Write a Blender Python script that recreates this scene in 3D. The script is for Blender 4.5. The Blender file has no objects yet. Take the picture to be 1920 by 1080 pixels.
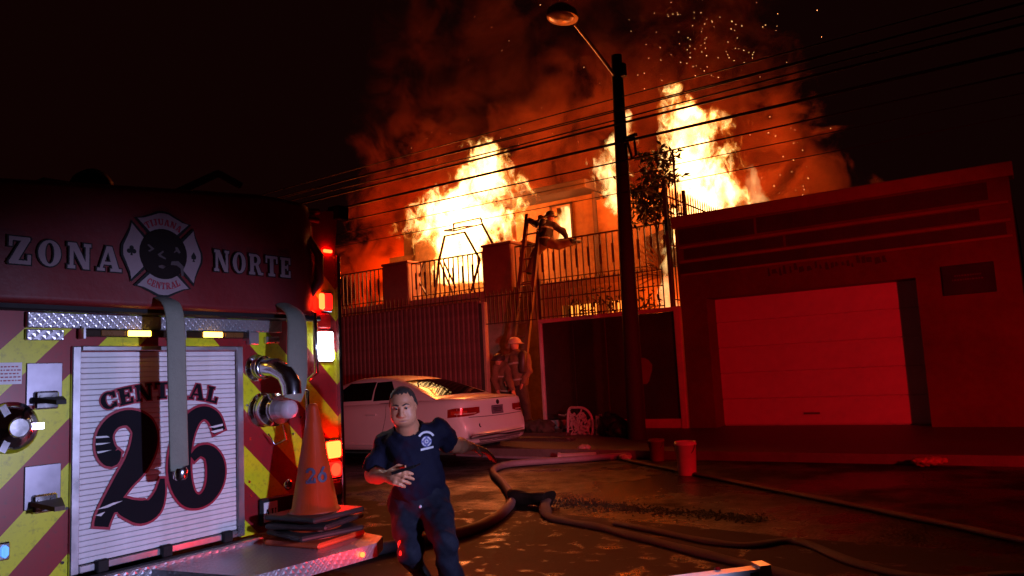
import bpy, math, random
import numpy as np
from mathutils import Vector, Matrix
from mathutils.bvhtree import BVHTree
random.seed(7); rng = np.random.default_rng(7)
S = bpy.context.scene
COL = S.collection

# ---------------------------------------------------------------- camera
F, TILT, ROLL, YAW, EYE = 1441.65, math.radians(6.4377), math.radians(2.9116), math.radians(34.1579), 1.3
fw = Vector((-math.sin(YAW)*math.cos(TILT), math.cos(YAW)*math.cos(TILT), math.sin(TILT)))
r0 = Vector((math.cos(YAW), math.sin(YAW), 0)); u0 = r0.cross(fw)
rt = r0*math.cos(ROLL)-u0*math.sin(ROLL); up = r0*math.sin(ROLL)+u0*math.cos(ROLL)
cam = bpy.data.cameras.new('camera'); cam.sensor_width = 36; cam.lens = F/1920*36
cam.clip_start = .05; cam.clip_end = 2000
camo = bpy.data.objects.new('camera', cam); COL.objects.link(camo)
M = Matrix((rt, up, -fw)).transposed().to_4x4(); M.translation = (0, 0, EYE)
camo.matrix_world = M
S.camera = camo

# ---------------------------------------------------------------- night sky, exposure
W = bpy.data.worlds.new('World'); S.world = W; W.use_nodes = True
bg = W.node_tree.nodes['Background']
bg.inputs[0].default_value = (.0040, .0007, .0006, 1); bg.inputs[1].default_value = 1.0
S.view_settings.view_transform = 'Standard'; S.view_settings.look = 'None'
S.view_settings.exposure = 0; S.view_settings.gamma = 1
S.view_settings.use_curve_mapping = False
S.cycles.use_denoising = True
S.cycles.volume_step_rate = 1.0; S.cycles.volume_max_steps = 256
S.cycles.max_bounces = 6; S.cycles.volume_bounces = 0
S.cycles.sample_clamp_indirect = 4

# ---------------------------------------------------------------- lamps the place has
FIRE = (1, .098, .003)
def lamp(name, kind, loc, power, color, radius=.1, aim=None, spot=None, blend=.6):
    l = bpy.data.lights.new(name, kind); l.energy = power; l.color = color
    l.shadow_soft_size = radius
    o = bpy.data.objects.new(name, l); COL.objects.link(o); o.location = loc
    if aim: o.rotation_euler = (Vector(aim)-Vector(loc)).to_track_quat('-Z', 'Y').to_euler()
    if spot: l.spot_size = math.radians(spot); l.spot_blend = blend
    return o
# the fire itself: light from inside each mass of flame
lamp('fire_light', 'POINT', (-12.0, 15.5, 5.4), 800, FIRE, .6)
lamp('fire_light', 'POINT', (-11.6, 15.9, 6.6), 190, FIRE, .5)
lamp('fire_light', 'POINT', (-5.9, 15.9, 5.6), 430, FIRE, .5)
lamp('fire_light', 'POINT', (-6.0, 16.3, 6.8), 130, FIRE, .4)
lamp('fire_light', 'POINT', (-8.2, 15.7, 5.6), 230, FIRE, .3)
lamp('fire_light', 'POINT', (-15.9, 16.9, 4.4), 1250, FIRE, .4)
lamp('fire_light', 'POINT', (-6.0, 13.7, 2.25), 150, FIRE, .25)
lamp('fire_light', 'POINT', (-9.9, 17.36, 5.2), 40, FIRE, .15)
# the second fire engine, parked just outside the frame on the right: white work lamp and red beacons
lamp('engine_headlamp', 'SPOT', (.35, 2.45, 1.12), 520, (.54, .55, 1), .07, (-4.2, 2.35, .40), 52, .8)
lamp('engine_headlamp', 'SPOT', (.35, 2.75, 1.12), 560, (.95, .70, .86), .07, (-7.4, 9.6, .75), 24, .7)
lamp('engine_red_beacon', 'SPOT', (5.6, 3.2, 2.4), 2250, (1, .002, .010), .12, (-3.4, 12.6, .6), 48, .8)
lamp('engine_red_beacon', 'SPOT', (3.4, .8, 2.6), 2300, (1, .04, .06), .12, (-10.6, 11.8, 1.6), 30, .8)

# ---------------------------------------------------------------- helpers
class MB:
    def __init__(s): s.v = []; s.f = []; s.sm = []; s.mi = []; s.cur = 0
    def add(s, vs, fs, smooth=False):
        n = len(s.v); s.v += [tuple(map(float, v)) for v in vs]
        for q in fs: s.f.append(tuple(n+i for i in q)); s.sm.append(smooth); s.mi.append(s.cur)
        return s
    def mat(s, i): s.cur = i; return s
    def box(s, a, b, bev=0):
        x0, y0, z0 = [min(p, q) for p, q in zip(a, b)]; x1, y1, z1 = [max(p, q) for p, q in zip(a, b)]
        if not bev:
            return s.add([(x0,y0,z0),(x1,y0,z0),(x1,y1,z0),(x0,y1,z0),(x0,y0,z1),(x1,y0,z1),(x1,y1,z1),(x0,y1,z1)],
                  [(0,3,2,1),(4,5,6,7),(0,1,5,4),(1,2,6,5),(2,3,7,6),(3,0,4,7)])
        d = bev; V = []; idx = {}
        for i, (X, sx) in enumerate(((x0, 1), (x1, -1))):
            for j, (Y, sy) in enumerate(((y0, 1), (y1, -1))):
                for k, (Z, sz) in enumerate(((z0, 1), (z1, -1))):
                    idx[i, j, k] = len(V)
                    V += [(X, Y+sy*d, Z+sz*d), (X+sx*d, Y, Z+sz*d), (X+sx*d, Y+sy*d, Z)]
        Fs = []
        for i in (0, 1): Fs.append([idx[i,0,0], idx[i,1,0], idx[i,1,1], idx[i,0,1]])
        for j in (0, 1): Fs.append([idx[0,j,0]+1, idx[1,j,0]+1, idx[1,j,1]+1, idx[0,j,1]+1])
        for k in (0, 1): Fs.append([idx[0,0,k]+2, idx[1,0,k]+2, idx[1,1,k]+2, idx[0,1,k]+2])
        for i in (0, 1):
            for j in (0, 1): Fs.append([idx[i,j,0], idx[i,j,1], idx[i,j,1]+1, idx[i,j,0]+1])
        for i in (0, 1):
            for k in (0, 1): Fs.append([idx[i,0,k], idx[i,1,k], idx[i,1,k]+2, idx[i,0,k]+2])
        for j in (0, 1):
            for k in (0, 1): Fs.append([idx[0,j,k]+1, idx[1,j,k]+1, idx[1,j,k]+2, idx[0,j,k]+2])
        for c in idx.values(): Fs.append([c, c+1, c+2])
        cx, cy, cz = (x0+x1)/2, (y0+y1)/2, (z0+z1)/2
        out = []
        for q in Fs:
            p = [Vector(V[i]) for i in q]; n = (p[1]-p[0]).cross(p[2]-p[0])
            out.append(q if n.dot((p[0]+p[2])/2-Vector((cx, cy, cz))) > 0 else q[::-1])
        return s.add(V, out)
    def bar(s, p, q, w, h=None, upv=(0, 0, 1)):
        h = h or w; p = Vector(p); q = Vector(q); d = (q-p).normalized()
        u = Vector(upv)
        if abs(d.dot(u)) > .98: u = Vector((0, 1, 0))
        a = d.cross(u).normalized()*w/2; b = a.cross(d).normalized()*h/2
        V = [p-a-b, p+a-b, p+a+b, p-a+b, q-a-b, q+a-b, q+a+b, q-a+b]
        return s.add(V, [(0,1,2,3)[::-1],(4,5,6,7),(0,1,5,4),(1,2,6,5),(2,3,7,6),(3,0,4,7)][0:0] or
                     [(3,2,1,0),(4,5,6,7),(0,1,5,4),(1,2,6,5),(2,3,7,6),(3,0,4,7)])
    def tube(s, pts, r, n=10, cap=True, flat=1.0, closed=False):
        P = [Vector(p) for p in pts]; R = r if hasattr(r, '__len__') else [r]*len(P)
        m = len(P); V = []; prev = None
        for i, p in enumerate(P):
            d = (P[min(i+1, m-1)]-P[max(i-1, 0)]).normalized()
            if prev is None:
                u = Vector((0, 0, 1)) if abs(d.z) < .95 else Vector((0, 1, 0))
            else: u = prev
            a = d.cross(u).normalized(); b = a.cross(d).normalized(); prev = b
            for k in range(n):
                t = 2*math.pi*k/n; V.append(p+a*math.cos(t)*R[i]+b*math.sin(t)*R[i]*flat)
        Fs = [(i*n+k, i*n+(k+1) % n, (i+1)*n+(k+1) % n, (i+1)*n+k) for i in range(m-1) for k in range(n)]
        s.add(V, Fs, True)
        if cap:
            s.add([V[k] for k in range(n)], [tuple(range(n))[::-1]]); s.add([V[(m-1)*n+k] for k in range(n)], [tuple(range(n))])
        return s
    def cyl(s, p, q, r, n=16, r2=None): return s.tube([p, q], [r, r if r2 is None else r2], n)
    def lathe(s, c, axis, prof, n=24):      # prof: (distance along axis, radius)
        c = Vector(c); d = Vector(axis).normalized(); u = Vector((0, 0, 1)) if abs(d.z) < .9 else Vector((1, 0, 0))
        a = d.cross(u).normalized(); b = a.cross(d)
        V = [c+d*t+(a*math.cos(2*math.pi*k/n)+b*math.sin(2*math.pi*k/n))*r for t, r in prof for k in range(n)]
        Fs = [(i*n+k, i*n+(k+1) % n, (i+1)*n+(k+1) % n, (i+1)*n+k) for i in range(len(prof)-1) for k in range(n)]
        s.add(V, Fs, True); s.add(V[:n], [tuple(range(n))[::-1]]); s.add(V[-n:], [tuple(range(n))])
        return s
    def prism(s, poly, e):                  # polygon of 3D points extruded by e
        e = Vector(e); P = [Vector(p) for p in poly]; n = len(P)
        return s.add(P+[p+e for p in P], [tuple(range(n))[::-1], tuple(range(n, 2*n))]+[(i, (i+1) % n, n+(i+1) % n, n+i) for i in range(n)])
    def grid(s, fn, nu, nv, smooth=True):
        V = [fn(i/nu, j/nv) for i in range(nu+1) for j in range(nv+1)]
        return s.add(V, [(i*(nv+1)+j, (i+1)*(nv+1)+j, (i+1)*(nv+1)+j+1, i*(nv+1)+j+1) for i in range(nu) for j in range(nv)], smooth)
    def mesh(s, name, mats, fix=True):
        me = bpy.data.meshes.new(name); me.from_pydata(s.v, [], s.f)
        me.polygons.foreach_set('use_smooth', s.sm)
        for m in (mats if isinstance(mats, (list, tuple)) else [mats]): me.materials.append(m)
        me.polygons.foreach_set('material_index', s.mi)
        me.update()
        if fix:
            import bmesh
            b = bmesh.new(); b.from_mesh(me); bmesh.ops.recalc_face_normals(b, faces=b.faces); b.to_mesh(me); b.free()
        return me

def origin(o):
    while o.parent: o = o.parent
    return Vector(o.location)
def thing(name, label, cat, loc=(0, 0, 0), group=None, rz=0):
    o = bpy.data.objects.new(name, None); COL.objects.link(o); o.location = loc; o.rotation_euler = (0, 0, rz)
    o.empty_display_size = .2
    o['label'] = label; o['category'] = cat
    if group: o['group'] = group
    return o
def build(name, mb, mats, parent=None, world=True, label=None, fix=True):
    if parent is not None and world and isinstance(mb, MB):
        c = origin(parent); mb.v = [(a-c.x, b-c.y, d-c.z) for a, b, d in mb.v]
    me = mb.mesh(name, mats, fix) if isinstance(mb, MB) else mb
    o = bpy.data.objects.new(name, me); COL.objects.link(o)
    if parent is not None: o.parent = parent
    if label: o['label'] = label
    return o
def piece(name, me, parent, loc, rot=None, scale=None):  # shared mesh data, world location
    o = bpy.data.objects.new(name, me); COL.objects.link(o); o.parent = parent
    o.location = Vector(loc)-origin(parent)
    if rot: o.rotation_euler = rot
    if scale: o.scale = scale
    return o
def solo(name, mb, mats, label, cat, group=None, kind=None, loc=None, fix=True):
    if loc is not None:
        c = Vector(loc); mb.v = [(a-c.x, b-c.y, d-c.z) for a, b, d in mb.v]
    o = build(name, mb, mats, fix=fix)
    if loc is not None: o.location = loc
    if label: o['label'] = label
    if cat: o['category'] = cat
    if group: o['group'] = group
    if kind: o['kind'] = kind
    return o

# ---- materials
def nt(name):
    m = bpy.data.materials.new(name); m.use_nodes = True
    t = m.node_tree; b = t.nodes['Principled BSDF']; return m, t, b
def N(t, kind, **k):
    n = t.nodes.new(kind)
    for a, v in k.items(): setattr(n, a, v)
    return n
def mix_col(t, fac, c1, c2):
    n = N(t, 'ShaderNodeMix', data_type='RGBA')
    for i, v in ((0, fac), (6, c1), (7, c2)):
        if hasattr(v, 'is_linked'): t.links.new(v, n.inputs[i])
        else: n.inputs[i].default_value = v if i == 0 else (*v[:3], 1)
    return n.outputs[2]
def math_(t, op, a, b=None, c=None, clamp=False):
    n = N(t, 'ShaderNodeMath', operation=op, use_clamp=clamp)
    for i, v in enumerate((a, b, c)):
        if v is None: continue
        if hasattr(v, 'is_linked'): t.links.new(v, n.inputs[i])
        else: n.inputs[i].default_value = v
    return n.outputs[0]
def noise(t, vec, scale, detail=4, rough=.55, dist=0):
    n = N(t, 'ShaderNodeTexNoise'); n.inputs['Scale'].default_value = scale; n.inputs['Detail'].default_value = detail
    n.inputs['Roughness'].default_value = rough; n.inputs['Distortion'].default_value = dist
    if vec is not None: t.links.new(vec, n.inputs['Vector'])
    return n
def ramp(t, fac, stops, interp='LINEAR'):
    n = N(t, 'ShaderNodeValToRGB'); n.color_ramp.interpolation = interp
    e = n.color_ramp.elements
    while len(e) < len(stops): e.new(.5)
    for el, (p, c) in zip(e, stops):
        el.position = p; el.color = (*c, 1) if hasattr(c, '__len__') else (c, c, c, 1)
    t.links.new(fac, n.inputs[0]); return n.outputs[0]
def objco(t): return N(t, 'ShaderNodeTexCoord').outputs['Object']
def mat(name, col, rough=.5, metal=0, var=.25, scale=3, bump=.0, bscale=40, dirt=None, spec=.5, coat=0):
    m, t, b = nt(name); co = objco(t)
    n1 = noise(t, co, scale, 6, .6); n2 = noise(t, co, scale*7.3, 3, .5)
    f = math_(t, 'ADD', math_(t, 'MULTIPLY', n1.outputs[0], .7), math_(t, 'MULTIPLY', n2.outputs[0], .3))
    f = math_(t, 'MULTIPLY_ADD', f, 2.2, -.6, clamp=True)
    lo = tuple(c*(1-var) for c in col); hi = tuple(min(1, c*(1+var)) for c in col)
    c = mix_col(t, f, dirt or lo, hi)
    t.links.new(c, b.inputs['Base Color'])
    t.links.new(math_(t, 'MULTIPLY_ADD', n1.outputs[0], .3, max(.03, rough-.15), clamp=True), b.inputs['Roughness'])
    b.inputs['Metallic'].default_value = metal; b.inputs['Specular IOR Level'].default_value = spec
    b.inputs['Coat Weight'].default_value = coat; b.inputs['Coat Roughness'].default_value = .06
    if bump:
        bn = N(t, 'ShaderNodeBump'); bn.inputs['Strength'].default_value = bump; bn.inputs['Distance'].default_value = .01
        t.links.new(noise(t, co, bscale, 4, .6).outputs[0], bn.inputs['Height']); t.links.new(bn.outputs[0], b.inputs['Normal'])
    return m
def glow(name, col, strength):
    m, t, b = nt(name); b.inputs['Base Color'].default_value = (*[c*.5 for c in col], 1)
    b.inputs['Emission Color'].default_value = (*col, 1); b.inputs['Emission Strength'].default_value = strength
    return m
# ---------------------------------------------------------------- materials of the setting
def wet_asphalt():
    m, t, b = nt('wet_asphalt'); co = objco(t)
    big = noise(t, co, .45, 5, .6, .4); mid = noise(t, co, 2.2, 6, .62); grit = noise(t, co, 95, 2, .6)
    puddle = ramp(t, math_(t, 'ADD', math_(t, 'MULTIPLY', big.outputs[0], .65), math_(t, 'MULTIPLY', mid.outputs[0], .35)), [(.44, 0), (.56, 1)])
    c = mix_col(t, mid.outputs[0], (.008, .007, .007), (.024, .019, .017))
    c = mix_col(t, math_(t, 'MULTIPLY', puddle, .5), c, (.014, .012, .012))
    t.links.new(c, b.inputs['Base Color'])
    t.links.new(math_(t, 'SUBTRACT', math_(t, 'MULTIPLY_ADD', mid.outputs[0], .3, .36), math_(t, 'MULTIPLY', puddle, .30), clamp=True), b.inputs['Roughness'])
    t.links.new(math_(t, 'MULTIPLY_ADD', puddle, .34, .04), b.inputs['Specular IOR Level'])
    vor = N(t, 'ShaderNodeTexVoronoi'); vor.inputs['Scale'].default_value = 38; t.links.new(co, vor.inputs['Vector'])
    h = math_(t, 'ADD', math_(t, 'MULTIPLY', vor.outputs['Distance'], -.9), math_(t, 'MULTIPLY', grit.outputs[0], .35))
    bn = N(t, 'ShaderNodeBump'); bn.inputs['Distance'].default_value = .012
    t.links.new(math_(t, 'MULTIPLY_ADD', puddle, -.35, .75), bn.inputs['Strength'])
    t.links.new(h, bn.inputs['Height']); t.links.new(bn.outputs[0], b.inputs['Normal'])
    return m
ASPHALT = wet_asphalt()
CONCRETE = mat('concrete_paving', (.10, .085, .078), .55, var=.35, scale=1.2, bump=.5, bscale=30)
KERB = mat('kerb_stone', (.13, .11, .10), .7, var=.35, bump=.5)
PLASTER = mat('house_plaster', (.27, .17, .07), .85, var=.3, scale=1.1, bump=.4, bscale=18, dirt=(.09, .055, .03), spec=.2)
CHAR = mat('charred_timber', (.06, .045, .035), .85, var=.5, scale=4, bump=.5)
REDWALL = mat('painted_red_wall', (.115, .018, .015), .65, var=.45, scale=1.3, bump=.3, bscale=22)
CORNICE = mat('painted_cornice', (.22, .09, .045), .65, var=.3, scale=1.5)
BANDP = mat('dark_painted_band', (.022, .015, .018), .65, var=.5, scale=2.5, dirt=(.05, .018, .016))
BANDL = mat('faded_painted_lettering', (.034, .024, .027), .65, var=.6, scale=3, dirt=(.02, .014, .016))
GDOOR = mat('garage_door_paint', (.62, .52, .56), .45, var=.16, scale=1.1, bump=.12, bscale=4)
STEEL_RED = mat('red_corrugated_steel', (.20, .075, .07), .5, var=.4, scale=2.2, bump=.2, dirt=(.07, .03, .025))
BLACKGATE = mat('dark_sheet_gate', (.035, .02, .02), .5, var=.5, scale=1.6, bump=.3, bscale=9)
PINKFRAME = mat('pale_gate_frame', (.55, .40, .40), .55, var=.25)
IRON = mat('rusty_iron', (.09, .05, .035), .6, .3, var=.5, scale=9)
TERR = mat('terrace_plaster', (.40, .30, .24), .8, var=.35, scale=1.3, bump=.4, dirt=(.15, .09, .07))
PILLAR = mat('terrace_pillar_plaster', (.26, .14, .10), .8, var=.3, scale=1.4, bump=.4)
POLEW = mat('weathered_pole', (.022, .016, .014), .8, var=.5, scale=3, bump=.5)
CABLE = mat('black_cable', (.008, .007, .007), .6)
LAMPM = mat('lamp_housing', (.30, .26, .25), .45, .3)
LENS = mat('unlit_lamp_glass', (.62, .46, .36), .3)
LEAF = mat('leaf_green', (.05, .075, .025), .55, var=.5, scale=6)
BARK = mat('bark', (.07, .05, .035), .85, var=.4)
EMBER = glow('ember_glow', (1, .42, .14), 9)

# ---------------------------------------------------------------- ground
def street_z(x, y):
    return 0.0
m = MB(); m.box((-90, -60, -.3), (60, 10.35, 0))
solo('street', m, ASPHALT, None, None, kind='structure')
def slab():
    m, t, b = nt('smooth_road_concrete'); co = objco(t)
    big = noise(t, co, .8, 5, .6, .3); mid = noise(t, co, 4.5, 6, .65, .4); fine_ = noise(t, co, 60, 3, .6)
    wet = ramp(t, math_(t, 'ADD', math_(t, 'MULTIPLY', big.outputs[0], .35), math_(t, 'MULTIPLY', mid.outputs[0], .65)), [(.535, 0), (.60, 1)])
    c = mix_col(t, big.outputs[0], (.045, .027, .024), (.125, .078, .070)); c = mix_col(t, math_(t, 'MULTIPLY', mid.outputs[0], .5), c, (.040, .024, .021))
    t.links.new(mix_col(t, math_(t, 'MULTIPLY', wet, .6), c, (.014, .010, .010)), b.inputs['Base Color'])
    t.links.new(math_(t, 'MULTIPLY_ADD', wet, -.46, .62), b.inputs['Roughness']); t.links.new(math_(t, 'MULTIPLY_ADD', wet, .40, .05), b.inputs['Specular IOR Level'])
    bn = N(t, 'ShaderNodeBump'); bn.inputs['Distance'].default_value = .008; bn.inputs['Strength'].default_value = .5
    t.links.new(math_(t, 'ADD', math_(t, 'MULTIPLY', fine_.outputs[0], .35), mid.outputs[0]), bn.inputs['Height']); t.links.new(bn.outputs[0], b.inputs['Normal'])
    return m
SLAB = slab()
m = MB(); m.prism([(-60, -40, .004), (40, -40, .004), (40, 5.6, .004), (-1.6, 5.95, .004), (-2.6, 6.1, .004), (-4.1, 6.25, .004), (-5.2, 6.1, .004), (-6.7, 6.3, .004), (-60, 6.6, .004)], (0, 0, -.02))
solo('road_slab', m, SLAB, None, None, kind='structure')
GRAV = mat('dark_gravel', (.012, .010, .010), .6, var=.6, scale=30, bump=1, bscale=60)
m = MB(); rr = random.Random(4)
for k in range(1500):
    s_ = rr.random(); x = -4.25+2.2*s_+rr.gauss(0, .05); y = 6.78-.25*s_+rr.gauss(0, .15*(1-.4*s_)); q = rr.uniform(.006, .017)
    V = [Vector((x, y, .006))+Vector((rr.uniform(.6, 1.2)*a, rr.uniform(.6, 1.2)*b_, rr.uniform(.5, .9)*c_))*q for a, b_, c_ in ((1,0,0),(-1,0,0),(0,1,0),(0,-1,0),(0,0,1),(0,0,-.4))]
    m.add(V, [(0,2,4),(2,1,4),(1,3,4),(3,0,4),(2,0,5),(1,2,5),(3,1,5),(0,3,5)])
solo('gravel', m, GRAV, 'dark band of wet gravel washed across the road behind the ribbed hose', None, None, 'stuff')
m = MB(); m.prism([(-90, 10.35, 0), (-90, 10.35, .12), (-90, 10.5, .12), (-90, 10.5, 0)], (150, 0, 0))
solo('kerb', m, KERB, None, None, kind='structure')
# sloping pavement / driveway up to the gates
m = MB(); m.prism([(-90, 10.5, -.3), (-90, 10.5, .116), (-90, 12.75, .24), (-90, 40, .25), (-90, 40, -.3)], (150, 0, 0))
solo('pavement', m, CONCRETE, None, None, kind='structure')
m = MB(); m.box((-400, 40, -.3), (400, 600, .2)); m.box((-400, -300, -.34), (400, 39.9, -.31))
solo('ground', m, CONCRETE, None, None, kind='structure')

# ---------------------------------------------------------------- garage building on the right
GY = 12.75
g = thing('garage_building', 'low red garage building with striped lettering bands above a wide roller door', 'building', (-2.6, GY, .24))
m = MB()
DX0, DX1, DT = -4.64, -1.42, 2.43
m.box((-5.1, GY, .2), (DX0, GY+.25, 3.72)); m.box((DX1, GY, .2), (-.12, GY+.25, 3.72)); m.box((DX0, GY, DT), (DX1, GY+.25, 3.72))
m.box((-5.1, GY+.25, .2), (-4.9, GY+8, 3.7)); m.box((-.32, GY+.25, .2), (-.12, GY+8, 3.7)); m.box((-4.9, GY+7.8, .2), (-.32, GY+8, 3.7))
m.box((-5.0, GY+.2, 3.45), (-.2, GY+7.9, 3.55))
m.box((DX0-.2, GY+.25, .2), (DX0, GY+.55, DT+.2)); m.box((DX1, GY+.25, .2), (DX1+.2, GY+.55, DT+.2)); m.box((DX0, GY+.25, DT), (DX1, GY+.55, DT+.2))
build('wall', m, REDWALL, g)
m = MB(); m.box((-5.16, GY-.05, 3.72), (-.06, GY+.3, 3.93), .012); build('cornice', m, CORNICE, g)
# raised mouldings between the lettering bands
for z0, z1 in ((3.34, 3.385), (3.085, 3.13), (2.86, 2.90)):
    m = MB(); m.box((-5.06, GY-.03, z0), (-.16, GY+.01, z1), .006); build('moulding', m, CORNICE, g)
# rows of dark painted lettering, worn past reading
def worn_row(z0, z1, x0, x1, seed, par, gaps=.05, name='lettering_band'):
    m = MB(); m.add([(x0-.03, GY-.004, z0-.012), (x1+.03, GY-.004, z0-.008), (x1+.03, GY-.004, z1+.008), (x0-.03, GY-.004, z1+.012)], [(0, 1, 2, 3)]); build('painted_band', m, BANDP, par, fix=False)
    r = random.Random(seed); m = MB(); x = x0; k = 0
    while x < x1:
        w = r.uniform(.05, .17)
        y = GY-.006-.0007*(k % 3)
        hz = (z1-z0)*r.uniform(.0, .10)
        m.add([(x, y, z0+hz), (min(x+w, x1), y, z0+hz*.5), (min(x+w, x1), y, z1-hz*.7), (x, y, z1-hz)], [(0, 1, 2, 3)])
        x += w+(r.uniform(.004, .02) if r.random() > gaps else r.uniform(.05, .12)); k += 1
    build(name, m, BANDL, par, fix=False)['kind'] = 'stuff'
worn_row(3.43, 3.68, -5.02, -3.75, 1, g); worn_row(3.44, 3.68, -3.65, -.42, 2, g)
worn_row(3.16, 3.32, -4.95, -3.3, 3, g); worn_row(3.16, 3.32, -3.2, -.55, 4, g)
worn_row(2.915, 3.07, -5.05, -.25, 5, g)
r = random.Random(8); m = MB(); x = -3.56                 # smaller worn sign over the door
while x < -1.75:
    w = r.uniform(.03, .09); h = r.uniform(.06, .15); z = 2.70+r.uniform(-.02, .05)
    m.add([(x, GY-.006, z), (x+w, GY-.006, z+r.uniform(-.01, .02)), (x+w*r.uniform(.5, 1), GY-.006, z+h), (x, GY-.006, z+h*.9)], [(0, 1, 2, 3)]); x += w+r.uniform(.01, .05)
build('faded_sign_lettering', m, BANDP, g, fix=False)['kind'] = 'stuff'
m = MB(); m.box((-1.08, GY-.03, 2.12), (-.42, GY+.0, 2.55), .008); pl = build('plaque', m, mat('dark_plaque', (.02, .018, .02), .4), g)
m = MB()
for q, (z, a, b2) in enumerate(((2.38, -.92, -.60), (2.32, -.95, -.56))):
    x = a
    while x < b2:
        w = r.uniform(.012, .03); m.add([(x, GY-.033, z), (x+w, GY-.033, z), (x+w, GY-.033, z+.022), (x, GY-.033, z+.022)], [(0, 1, 2, 3)]); x += w+.012
build('plaque_lettering', m, mat('plaque_print', (.10, .07, .07), .6), pl, fix=False)['kind'] = 'stuff'
gd = build('garage_door', MB().box((DX0-.05, GY+.47, .24), (DX1+.05, GY+.53, DT+.05)), GDOOR, g)
ph = (DT+.03-.25)/5
pm = MB().box((-1.645, -.02, .006), (1.645, .02, ph-.006), .007).mesh('door_panel', GDOOR)
for k in range(5): piece('door_panel', pm, gd, ((DX0+DX1)/2, GY+.45, .25+k*ph))
m = MB(); m.box((-3.3, GY+.40, .42), (-3.05, GY+.43, .45)); build('door_handle', m, IRON, gd)

# ---------------------------------------------------------------- dark gate with pale frame
g = thing('sheet_metal_gate', 'dark sheet metal gate in a pale frame beside the utility pole', 'gate', (-6.6, GY, .24))
xs = np.linspace(-8.0, -5.24, 5)
for a, b_ in zip(xs[:-1], xs[1:]):
    m = MB(); m.box((a+.003, GY+.02, .40), (b_-.003, GY+.06, 2.268), .006)
    build('gate_panel', m, BLACKGATE, g)
m = MB(); m.box((-5.24, GY-.04, .2), (-5.125, GY+.08, 2.35), .008); build('frame_post', m, PINKFRAME, g)
m = MB(); m.box((-8.06, GY-.03, .2), (-8.0, GY+.08, 2.27), .006); build('frame_post', m, PINKFRAME, g)
m = MB(); m.box((-8.06, GY-.035, 2.27), (-5.24, GY+.075, 2.345), .008); build('frame_beam', m, PINKFRAME, g)
m = MB(); m.box((-8.0, GY-.02, .24), (-5.24, GY+.1, .40), .008); build('gate_sill', m, PINKFRAME, g)
m = MB(); m.box((-7.99, GY+.065, .4), (-5.25, GY+.075, 2.26)); build('gate_backing', m, BLACKGATE, g)
m = MB()    # reddish peeled patch on the gate sheet
m.add([(-5.9+.16*math.cos(t)*(1+.2*math.sin(3*t)), GY+.012, 1.25+.24*math.sin(t)) for t in np.linspace(0, 2*math.pi, 15)[:-1]], [tuple(range(14))])
build('paint_patch', m, mat('peeled_paint', (.22, .06, .04), .6), g, fix=False)

# ---------------------------------------------------------------- red corrugated gate, left of the doorway
g = thing('corrugated_gate', 'red corrugated metal gate behind the white car', 'gate', (-12, GY, .24))
rib = MB(); prof = [(-.066, .0), (-.045, 0), (-.03, -.035), (.03, -.035), (.045, 0), (.066, 0)]
n = len(prof)
rib.add([(x, y, z) for z in (0, 2.55) for x, y in prof], [(i, i+1, n+i+1, n+i) for i in range(n-1)])
rm = rib.mesh('corrugated_sheet', STEEL_RED)
k = 0
x = -9.56
while x > -20:
    piece('corrugated_sheet', rm, g, (x, GY+.01, .30)); x -= .132
m = MB(); m.box((-20, GY+.02, 2.82), (-9.5, GY+.07, 2.87), .006); m.box((-20, GY+.02, 1.55), (-9.5, GY+.07, 1.6)); m.box((-20, GY+.02, .30), (-9.5, GY+.07, .36))
build('gate_rail', m, STEEL_RED, g)
m = MB(); m.box((-11.55, GY-.045, .28), (-11.49, GY+.02, 2.87)); build('gate_stile', m, STEEL_RED, g)
g = thing('gate_post', 'tall pale post at the edge of the open doorway', 'post', (-9.36, GY, .24))
m = MB(); m.box((-9.4, GY-.06, .22), (-9.33, GY+.06, 2.82), .008); build('post_shaft', m, mat('post_timber', (.45, .28, .18), .6), g)
m = MB(); m.box((-9.495, GY-.03, .22), (-9.41, GY+.04, 2.8), .006); build('post_backing', m, CHAR, g)

# ---------------------------------------------------------------- spiked fence on top
def picket_mesh(h, w=.018):
    m = MB(); m.box((-w/2, -w/2, 0), (w/2, w/2, h-.07))
    m.add([(-w/2, -w/2, h-.07), (w/2, -w/2, h-.07), (w/2, w/2, h-.07), (-w/2, w/2, h-.07), (0, 0, h)], [(0, 1, 4), (1, 2, 4), (2, 3, 4), (3, 0, 4)])
    return m.mesh('picket', IRON)
def fence(label, p, q, z0, h, step, rails, name='spiked_fence', group='iron fences along the front', post=None):
    p = Vector(p); q = Vector(q); L = (q-p).length; n = int(L/step)
    g = thing(name, label, 'fence', (p.x, p.y, z0), group)
    pm = picket_mesh(h)
    for i in range(n+1):
        c = p.lerp(q, i/n); piece('picket', pm, g, (c.x, c.y, z0))
    for rz in rails:
        m = MB(); m.bar((p.x, p.y-.02, z0+rz), (q.x, q.y-.02, z0+rz), .03, .02); build('rail', m, IRON, g)
    for c in (post or []):
        v = p.lerp(q, c); m = MB(); m.box((v.x-.03, v.y-.03, z0-.02), (v.x+.03, v.y+.03, z0+h+.03)); build('fence_post', m, IRON, g)
    return g
fence('long iron picket fence standing on the dark gate frame', (-8.02, GY+.03, 0), (-5.42, GY+.03, 0), 2.345, .78, .095, (.04, .40, .68), post=(0,))
fence('iron pickets above the doorway where the ladder leans', (-9.34, GY+.03, 0), (-8.12, GY+.03, 0), 2.34, .72, .095, (.02, .58))
fence('low row of iron spikes along the red corrugated gate', (-19.8, GY+.05, 0), (-9.5, GY+.05, 0), 2.86, .28, .12, (.06,))
fence('tall iron spiked fence climbing beside the garage roof', (-5.34, 12.95, 0), (-5.34, 16.3, 0), 2.2, 2.42, .125, (.3, 1.3, 2.2), 'side_fence', post=(0, .28))
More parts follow.
